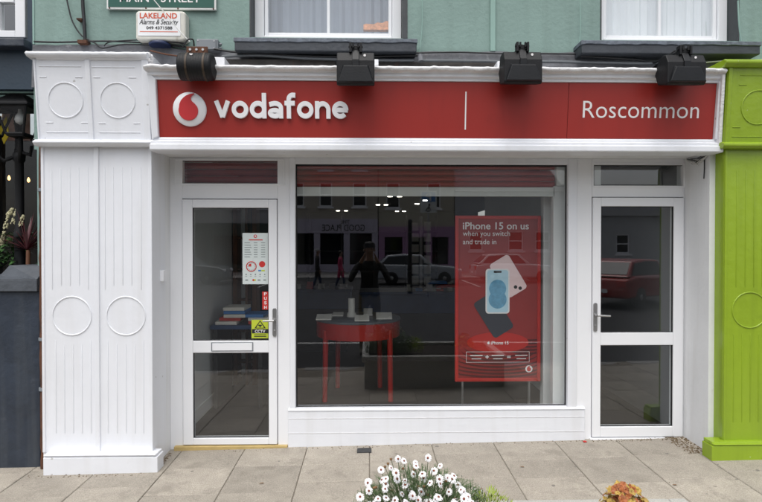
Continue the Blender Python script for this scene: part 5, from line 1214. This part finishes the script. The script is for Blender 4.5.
car('white car parked in front of the grey building across the road', 7.4, -19.0, 90, 'carwhite')
car('dark grey car parked at the far left across the road', -9.0, -18.0, 90, 'cargrey')
def terrace(label, x0, x1, zt_, paint, wins, shop_h, band, band_m, text=None, sm='in_dark', nm='terrace_building', Yb=-27, dep=9):
    g = RZ+.17
    t = thing(nm, ((x0+x1)/2, Yb, g), label, 'building', 'buildings across the street')
    op = [(a, c, z0, z1) for a, c, z0, z1 in wins]
    b = MB(); wall_grid(b, x0, x1, g+shop_h, zt_, Yb, .3, op, -1); b.build('wall', paint, t)
    b = MB(); b.prismx([(Yb+.25, zt_), (Yb-dep/2, zt_+2.6), (Yb-dep, zt_)], x0, x1); rf = b.build('roof', 'sill', t)
    b = MB(); b.box(x1-1.3, x1-.5, Yb-dep/2-.3, Yb-dep/2+.3, zt_+1.5, zt_+3.7); b.build('chimney', paint, rf)
    b = MB(); b.box(x0, x1, Yb-dep, Yb-.6, g, zt_); b.build('rear_block', 'in_dark', t)
    for a, c, z0, z1 in op:
        b = MB(); b.frame(a, c, z0, z1, (.08, .08, .08, .1), Yb-.2, Yb-.1); b.box(a+.08, c-.08, Yb-.19, Yb-.11, (z0+z1)/2-.03, (z0+z1)/2+.03); f_ = b.build('window', 'letter', t)
        b = MB(); b.box(a+.08, c-.08, Yb-.17, Yb-.16, z0+.1, z1-.08); b.build('pane', 'car_glass', f_)
        b = MB(); b.box(a-.1, c+.1, Yb-.1, Yb+.12, z0-.12, z0-.001); b.build('sill', 'letter', f_)
    if shop_h > .2:
        b = MB(); w_ = x1-x0
        for q in (0, .34, .68, 1): xx = x0+.2+(w_-.4)*q; b.box(xx-.2, xx+.2, Yb-.3, Yb+.1, g, g+shop_h)
        b.box(x0, x1, Yb-.3, Yb-.02, g, g+.5); b.build('shopfront', band_m if sm == 'in_dark' else sm, t, .01)
        b = MB(); b.box(x0+.1, x1-.1, Yb-.26, Yb-.24, g+.5, g+shop_h); b.build('shop_glass', 'car_glass', t)
        b = MB(); b.box(x0, x1, Yb-.1, Yb+.14, g+shop_h, g+shop_h+band); s2 = b.build('fascia_board', band_m, t, .02)
        if text:
            z_ = g+shop_h
            for body, a, c, q0, q1 in text: text_mesh(body, a, c, z_+band*q0, z_+band*q1, Yb+.145, off=.01, back=True, th=.01).build('lettering', 'inkblack', s2)
    return t
M['beige'] = mat('beige_render', (.44, .40, .33), .8, .1, .6, .2, 8)
M['greyrender'] = mat('grey_render', (.46, .47, .48), .8, .1, .6, .2, 8)
M['cream_r'] = mat('cream_render', (.42, .39, .31), .8, .08, .6, .2, 8)
M['lilac'] = mat('lilac_sign_paint', (.50, .46, .55), .5, .04)
M['pinksign'] = mat('mauve_sign_paint', (.36, .20, .34), .5, .04)
M['darkgreen'] = mat('dark_green_paint', (.02, .05, .045), .5, .1)
terrace('beige three storey terrace across the street with lilac shop sign', -5.6, .55, 8.2, 'beige', [(-3.3, -2.45, 4.2, 5.8), (-1.1, -.2, 4.2, 5.8), (-5.1, -4.3, 4.2, 5.8), (-3.3, -2.45, 6.6, 7.7), (-1.1, -.2, 6.6, 7.7)], 2.55, .95, 'lilac', [('THE', -1.9, -1.3, .66, .93), ('GOOD PLACE', -3.1, -.3, .15, .60)])
terrace('cream terrace house across the street with mauve shop sign', .6, 5.6, 7.8, 'cream_r', [(1.1, 2.0, 4.1, 5.8), (3.8, 4.7, 4.1, 5.8)], 2.3, .7, 'pinksign')
terrace('low grey building at the far right across the street', 5.65, 13, 5.2, 'greyrender', [(6.6, 7.5, 1.3, 2.6), (9.2, 10.2, 1.3, 2.6), (11, 12, 1.3, 2.6)], 0, 0, 'greyrender')
terrace('grey rendered terrace at the far left across the street', -13, -5.65, 7.4, 'greyrender', [(-11.8, -10.9, 4.1, 5.6), (-9.4, -8.5, 4.1, 5.6), (-7.3, -6.4, 4.1, 5.6)], 2.4, .8, 'darkgreen')
terrace('low pale grey cottage row beyond the low grey building', 13.05, 23, 3.6, 'greyrender', [(14, 15, 1.1, 2.4), (16.4, 17.3, 1.1, 2.4), (20, 21, 1.1, 2.4)], 0, 0, 'greyrender')
terrace('beige end terrace beyond the grey terrace', -22, -13.05, 8.4, 'beige', [(-20, -19, 4.1, 5.6), (-17, -16, 4.1, 5.6)], 2.4, .8, 'lilac')
# tree over the low building
def tree(label, cx, cy, h_, rad):
    t = thing('street_tree', (cx, cy, RZ), label, 'tree')
    b = MB(); b.tube([(cx, cy, RZ), (cx+.1, cy, h_*.3), (cx, cy+.1, h_*.55)], [.22, .16, .1], 8)
    for k in range(6): a = k*1.05; b.tube([(cx, cy, h_*.38), (cx+rad*.6*math.cos(a), cy+rad*.6*math.sin(a), h_*.72)], [.09, .03], 6)
    b.build('trunk', 'brownwood', t)
    b = MB()
    cl = [(random.gauss(0, .45)*rad, random.gauss(0, .45)*rad, h_*.7+random.gauss(0, .17)*h_) for _ in range(40)]
    for i in range(2600):
        c = random.choice(cl); p = (cx+c[0]+random.gauss(0, .28), cy+c[1]+random.gauss(0, .28), c[2]+random.gauss(0, .25)); a = random.uniform(0, 6.28)
        blade(b, p, (math.cos(a), math.sin(a), random.uniform(-.5, .5)), .22, .06, .2, 1)
    b.build('crown', 'leafdk', t)
tree('leafy tree rising behind the low grey building across the street', 5.4, -33, 9.5, 2.4)
# parking sign and dark post
sp = thing('parking_sign', (2.15, -10.8, RZ), 'blue and white accessible parking sign on a grey pole', 'sign')
b = MB(); b.tube([(2.15, -10.84, RZ), (2.15, -10.84, 3.7)], .035, 8); b.build('pole', 'steel', sp)
b = MB(); b.box(1.85, 2.45, -10.8, -10.78, 2.85, 3.65); b.build('plate', 'signwhite', sp, .003)
b = MB(); b.box(1.9, 2.4, -10.779, -10.775, 3.25, 3.6); b.build('blue_field', 'blueprint', sp)
text_mesh('P', 2.05, 2.25, 3.29, 3.56, -10.771, off=.02, back=True, th=.003).build('lettering', 'printwhite', sp)
b = MB(); b.disc(2.18, -10.774, 3.14, .04, .004, 14); b.tube([(2.17, -10.774, 3.1), (2.16, -10.774, 3.0), (2.08, -10.774, 3.0), (2.04, -10.774, 2.92)], .014, 6); b.ring(2.15, -10.774, 2.97, .07, .010, 20); b.build('wheelchair_symbol', 'inkblack', sp)
b = MB(); b.lathe([(.10, 0), (.10, 1.3), (.085, 1.35), (.085, 2.9), (.05, 2.95), (.001, 2.97)], (1.6, -12.4, RZ), 14); tag(b.build('bollard_post', 'black'), 'tall dark post standing in the road across from the shop', 'post')
# people
def person(label, loc, face_deg, h_, cloth, trousers, skin, hair, pose):
    """one skinned surface for the body; clothing colours by height and limb, hair a child"""
    s_ = h_/1.75; t = thing('person', (0, 0, 0), label, 'person')
    V_ = [(0, 0, .95), (0, 0, 1.12), (0, 0, 1.34), (0, 0, 1.46), (0, -.02, 1.54), (0, -.03, 1.64), (0, -.025, 1.72)]
    Rr = [(.15, .11), (.14, .10), (.165, .11), (.09, .07), (.052, .055), (.076, .09), (.06, .075)]
    E_ = [(0, 1), (1, 2), (2, 3), (3, 4), (4, 5), (5, 6)]
    for sx in (-1, 1):
        n = len(V_); sh_, el, wr = pose['arm'](sx); V_ += [(sx*.19, 0, 1.40), el, wr]; Rr += [(.062, .06), (.045, .045), (.032, .028)]; E_ += [(2, n), (n, n+1), (n+1, n+2)]
        wrv = Vector(wr); d = Vector(pose['hand'](sx)).normalized(); sd_ = Vector(pose['spread'](sx)).normalized()
        m = len(V_); V_.append(tuple(wrv+d*.075)); Rr.append((.040, .022)); E_.append((n+2, m))
        for q, l in ((-.03, .065), (-.01, .08), (.01, .075), (.03, .06)):
            k2 = len(V_); V_ += [tuple(wrv+d*.09+sd_*q), tuple(wrv+d*(.09+l*.6)+sd_*q*1.1), tuple(wrv+d*(.09+l*.95)+sd_*q*1.1+Vector((0, 0, -.012)))]; Rr += [(.0095, .0095), (.009, .009), (.008, .008)]; E_ += [(m, k2), (k2, k2+1), (k2+1, k2+2)]
        k2 = len(V_); V_ += [tuple(wrv+d*.04-sd_*.045), tuple(wrv+d*.085-sd_*.062)]; Rr += [(.011, .011), (.009, .009)]; E_ += [(n+2, k2), (k2, k2+1)]
        n = len(V_); st = pose.get('stride', 0)*sx
        V_ += [(sx*.10, 0, .86), (sx*.11, -.02+st*.4, .48), (sx*.115, .02+st*.8, .09), (sx*.125, -.13+st*.8, .045)]; Rr += [(.095, .09), (.062, .06), (.045, .045), (.042, .03)]; E_ += [(0, n), (n, n+1), (n+1, n+2), (n+2, n+3)]
    me = bpy.data.meshes.new('body'); me.from_pydata([Vector(v)*s_ for v in V_], E_, []); o = bpy.data.objects.new('body', me); COL.objects.link(o)
    sm = o.modifiers.new('skin', 'SKIN'); sub = o.modifiers.new('sub', 'SUBSURF'); sub.levels = sub.render_levels = 2; sm.use_smooth_shade = True
    for i, d in enumerate(me.skin_vertices[0].data): d.radius = (Rr[i][0]*s_, Rr[i][1]*s_); d.use_root = (i == 0)
    dg = bpy.context.evaluated_depsgraph_get(); nm_ = bpy.data.meshes.new_from_object(o.evaluated_get(dg)); bpy.data.objects.remove(o)
    hands = [Vector(V_[i])*s_ for i in range(len(V_)) if Rr[i][0] == .040]
    for m in (cloth, trousers, skin, 'inkblack'): nm_.materials.append(M[m])
    for p in nm_.polygons:
        z = p.center.z/s_; near = min((p.center-h2).length for h2 in hands)
        p.material_index = 2 if (z > 1.47 and abs(p.center.x) < .105*s_ and p.center.y > -.15*s_) or near < .10*s_ else (3 if z < .085 else 1 if (z < .93 and near > .3) else 0); p.use_smooth = True
    o = bpy.data.objects.new('body', nm_); COL.objects.link(o); place(o, (0, 0, 0), t)
    b = MB(); hc_ = Vector((0, -.015, 1.665))*s_; n = 16
    b.lathe([(.082*s_, -.02*s_), (.092*s_, .02*s_), (.088*s_, .06*s_), (.06*s_, .095*s_), (.002, .108*s_)], hc_, 16); b.map(lambda x, y, z: (x, y+.02*s_+(.0 if z > hc_.z+.03*s_ else .02*s_), z)); b.build('hair', hair, t)
    b = MB(); fy = -.115*s_
    b.c = 0; b.lathe([(.012*s_, -.02*s_), (.010*s_, .02*s_), (.004*s_, .03*s_)], (0, fy-.005, 1.625*s_), 8)
    for sx in (-1, 1): b.lathe([(.004, -.028*s_), (.016*s_, 0), (.004, .028*s_)], (sx*.078*s_, -.03*s_, 1.635*s_), 8)
    b.build('nose_and_ears', skin, t)
    b = MB()
    for sx in (-1, 1): b.lathe([(.001, -.007*s_), (.010*s_, 0), (.001, .007*s_)], (sx*.030*s_, fy+.015, 1.66*s_), 8)
    b.box(-.022*s_, .022*s_, fy+.002, fy+.012, 1.582*s_, 1.588*s_); b.build('eyes_and_mouth', 'inkblack', t)
    t.location = loc; t.rotation_euler = (0, 0, R(face_deg)); return t
M['skin'] = mat('skin', (.26, .15, .105), .5, .05); M['hairdk'] = mat('dark_hair', (.02, .016, .013), .6, .2, 40); M['hairgrey'] = mat('grey_hair', (.4, .4, .4), .7, .1, 40)
M['jacketblack'] = mat('black_jacket', (.012, .012, .013), .8, .2); M['pinktop'] = mat('pink_top', (.50, .05, .13), .8, .1); M['denim'] = mat('blue_denim', (.05, .07, .12), .8, .2); M['olive'] = mat('olive_trousers', (.16, .14, .10), .8, .1)
hold = {'arm': lambda sx: (None, (sx*.30, -.10, 1.16), (sx*.12, -.26, 1.46)), 'hand': lambda sx: (-sx*.35, -.25, .9), 'spread': lambda sx: (0, -1, .2)}
walk = {'arm': lambda sx: (None, (sx*.25, .04, 1.10), (sx*.26, -.08, .86)), 'hand': lambda sx: (0, -.2, -1), 'spread': lambda sx: (0, 1, -.2), 'stride': .25}
# persons are modelled facing -y, so 180 turns them to the shop
person('person in a black jacket raising a phone, standing behind planter', (0.0, -.37, RZ), 180, 1.98, 'jacketblack', 'olive', 'skin', 'hairdk', hold)
person('person in a pink top walking across the street', (-1.25, -14.5, RZ+.03), 100, 1.66, 'pinktop', 'denim', 'skin', 'hairdk', walk)
person('person with grey hair in dark clothes across the street', (-2.2, -14.0, RZ+.03), 80, 1.75, 'jacketblack', 'denim', 'skin', 'hairgrey', walk)
b = MB(); b.box(-.085, .085, -.075, -.067, 1.62, 1.70); ph = thing('phone', (0, -.07, 1.62), 'dark phone held up by the person in black jacket', 'phone')
b.build('phone_body', 'ph_black', ph, .004)
b = MB()
for dx, dz_ in ((.07, .02), (.07, -.005)): b.disc(dx-.02, 0, dz_, .008, .002, 12)
b.map(lambda x, y, z: (x, -.066-y-.0015, 1.665+z)); b.build('lens', 'rubber', ph)

# grit and crumbs gathered at the foot of the walls, and a few dead leaves
b = MB()
def grit(n, xa, xb, ya, yb, rmin=.002, rmax=.007):
    for i in range(n):
        x = random.uniform(xa, xb); y = random.uniform(ya, yb); q = random.uniform(rmin, rmax); z = G(x, y)
        b.add([(x-q, y-q*.6, z), (x+q*.8, y-q, z), (x+q, y+q*.7, z), (x-q*.5, y+q, z), (x+q*.1, y, z+q*random.uniform(.4, 1.1))], [(0, 1, 4), (1, 2, 4), (2, 3, 4), (3, 0, 4)])
grit(260, 2.48, 2.645, 4.22, 4.56, .003, .010); grit(120, 1.85, 2.65, 4.50, 4.57); grit(90, XL+.005, XL+.05, 4.2, 4.5, .003, .008); grit(120, -1.2, 1.8, 4.50, 4.56); grit(60, -2.55, -1.6, 4.09, 4.13); grit(90, -2.0, 2.6, 2.9, 4.4, .0015, .004)
tag(b.build('debris', mat('brown_grit', (.12, .085, .05), .95, .5, 60)), kind='stuff')
for i, (x, y) in enumerate(((1.15, 4.05), (.62, 3.72), (-.75, 3.9), (2.1, 3.7))):
    b = MB(); a = random.uniform(0, 6.28); z = G(x, y)+.003
    blade(b, (x, y, z), (math.cos(a), math.sin(a), .05), .035, .009, -.1, 4, .5); tag(b.build('dead_leaf', 'bud'), ['small dead leaf below the right side of window', 'small dead leaf near the middle of the paving', 'small dead leaf in front of the left door', 'small dead leaf in front of the right door'][i], 'leaf', 'dead leaves on the paving')
b = MB(); x = X(585, 4.5, 441); b.box(x-.012, x+.012, 4.50, 4.515, G(x, 4.5)+.001, G(x, 4.5)+.012); b.box(x+.0125, x+.02, 4.503, 4.512, G(x, 4.5)+.001, G(x, 4.5)+.006); tag(b.build('wrapper', 'redprint', bevel=.003), 'tiny red sweet wrapper beside the right door threshold', 'wrapper')
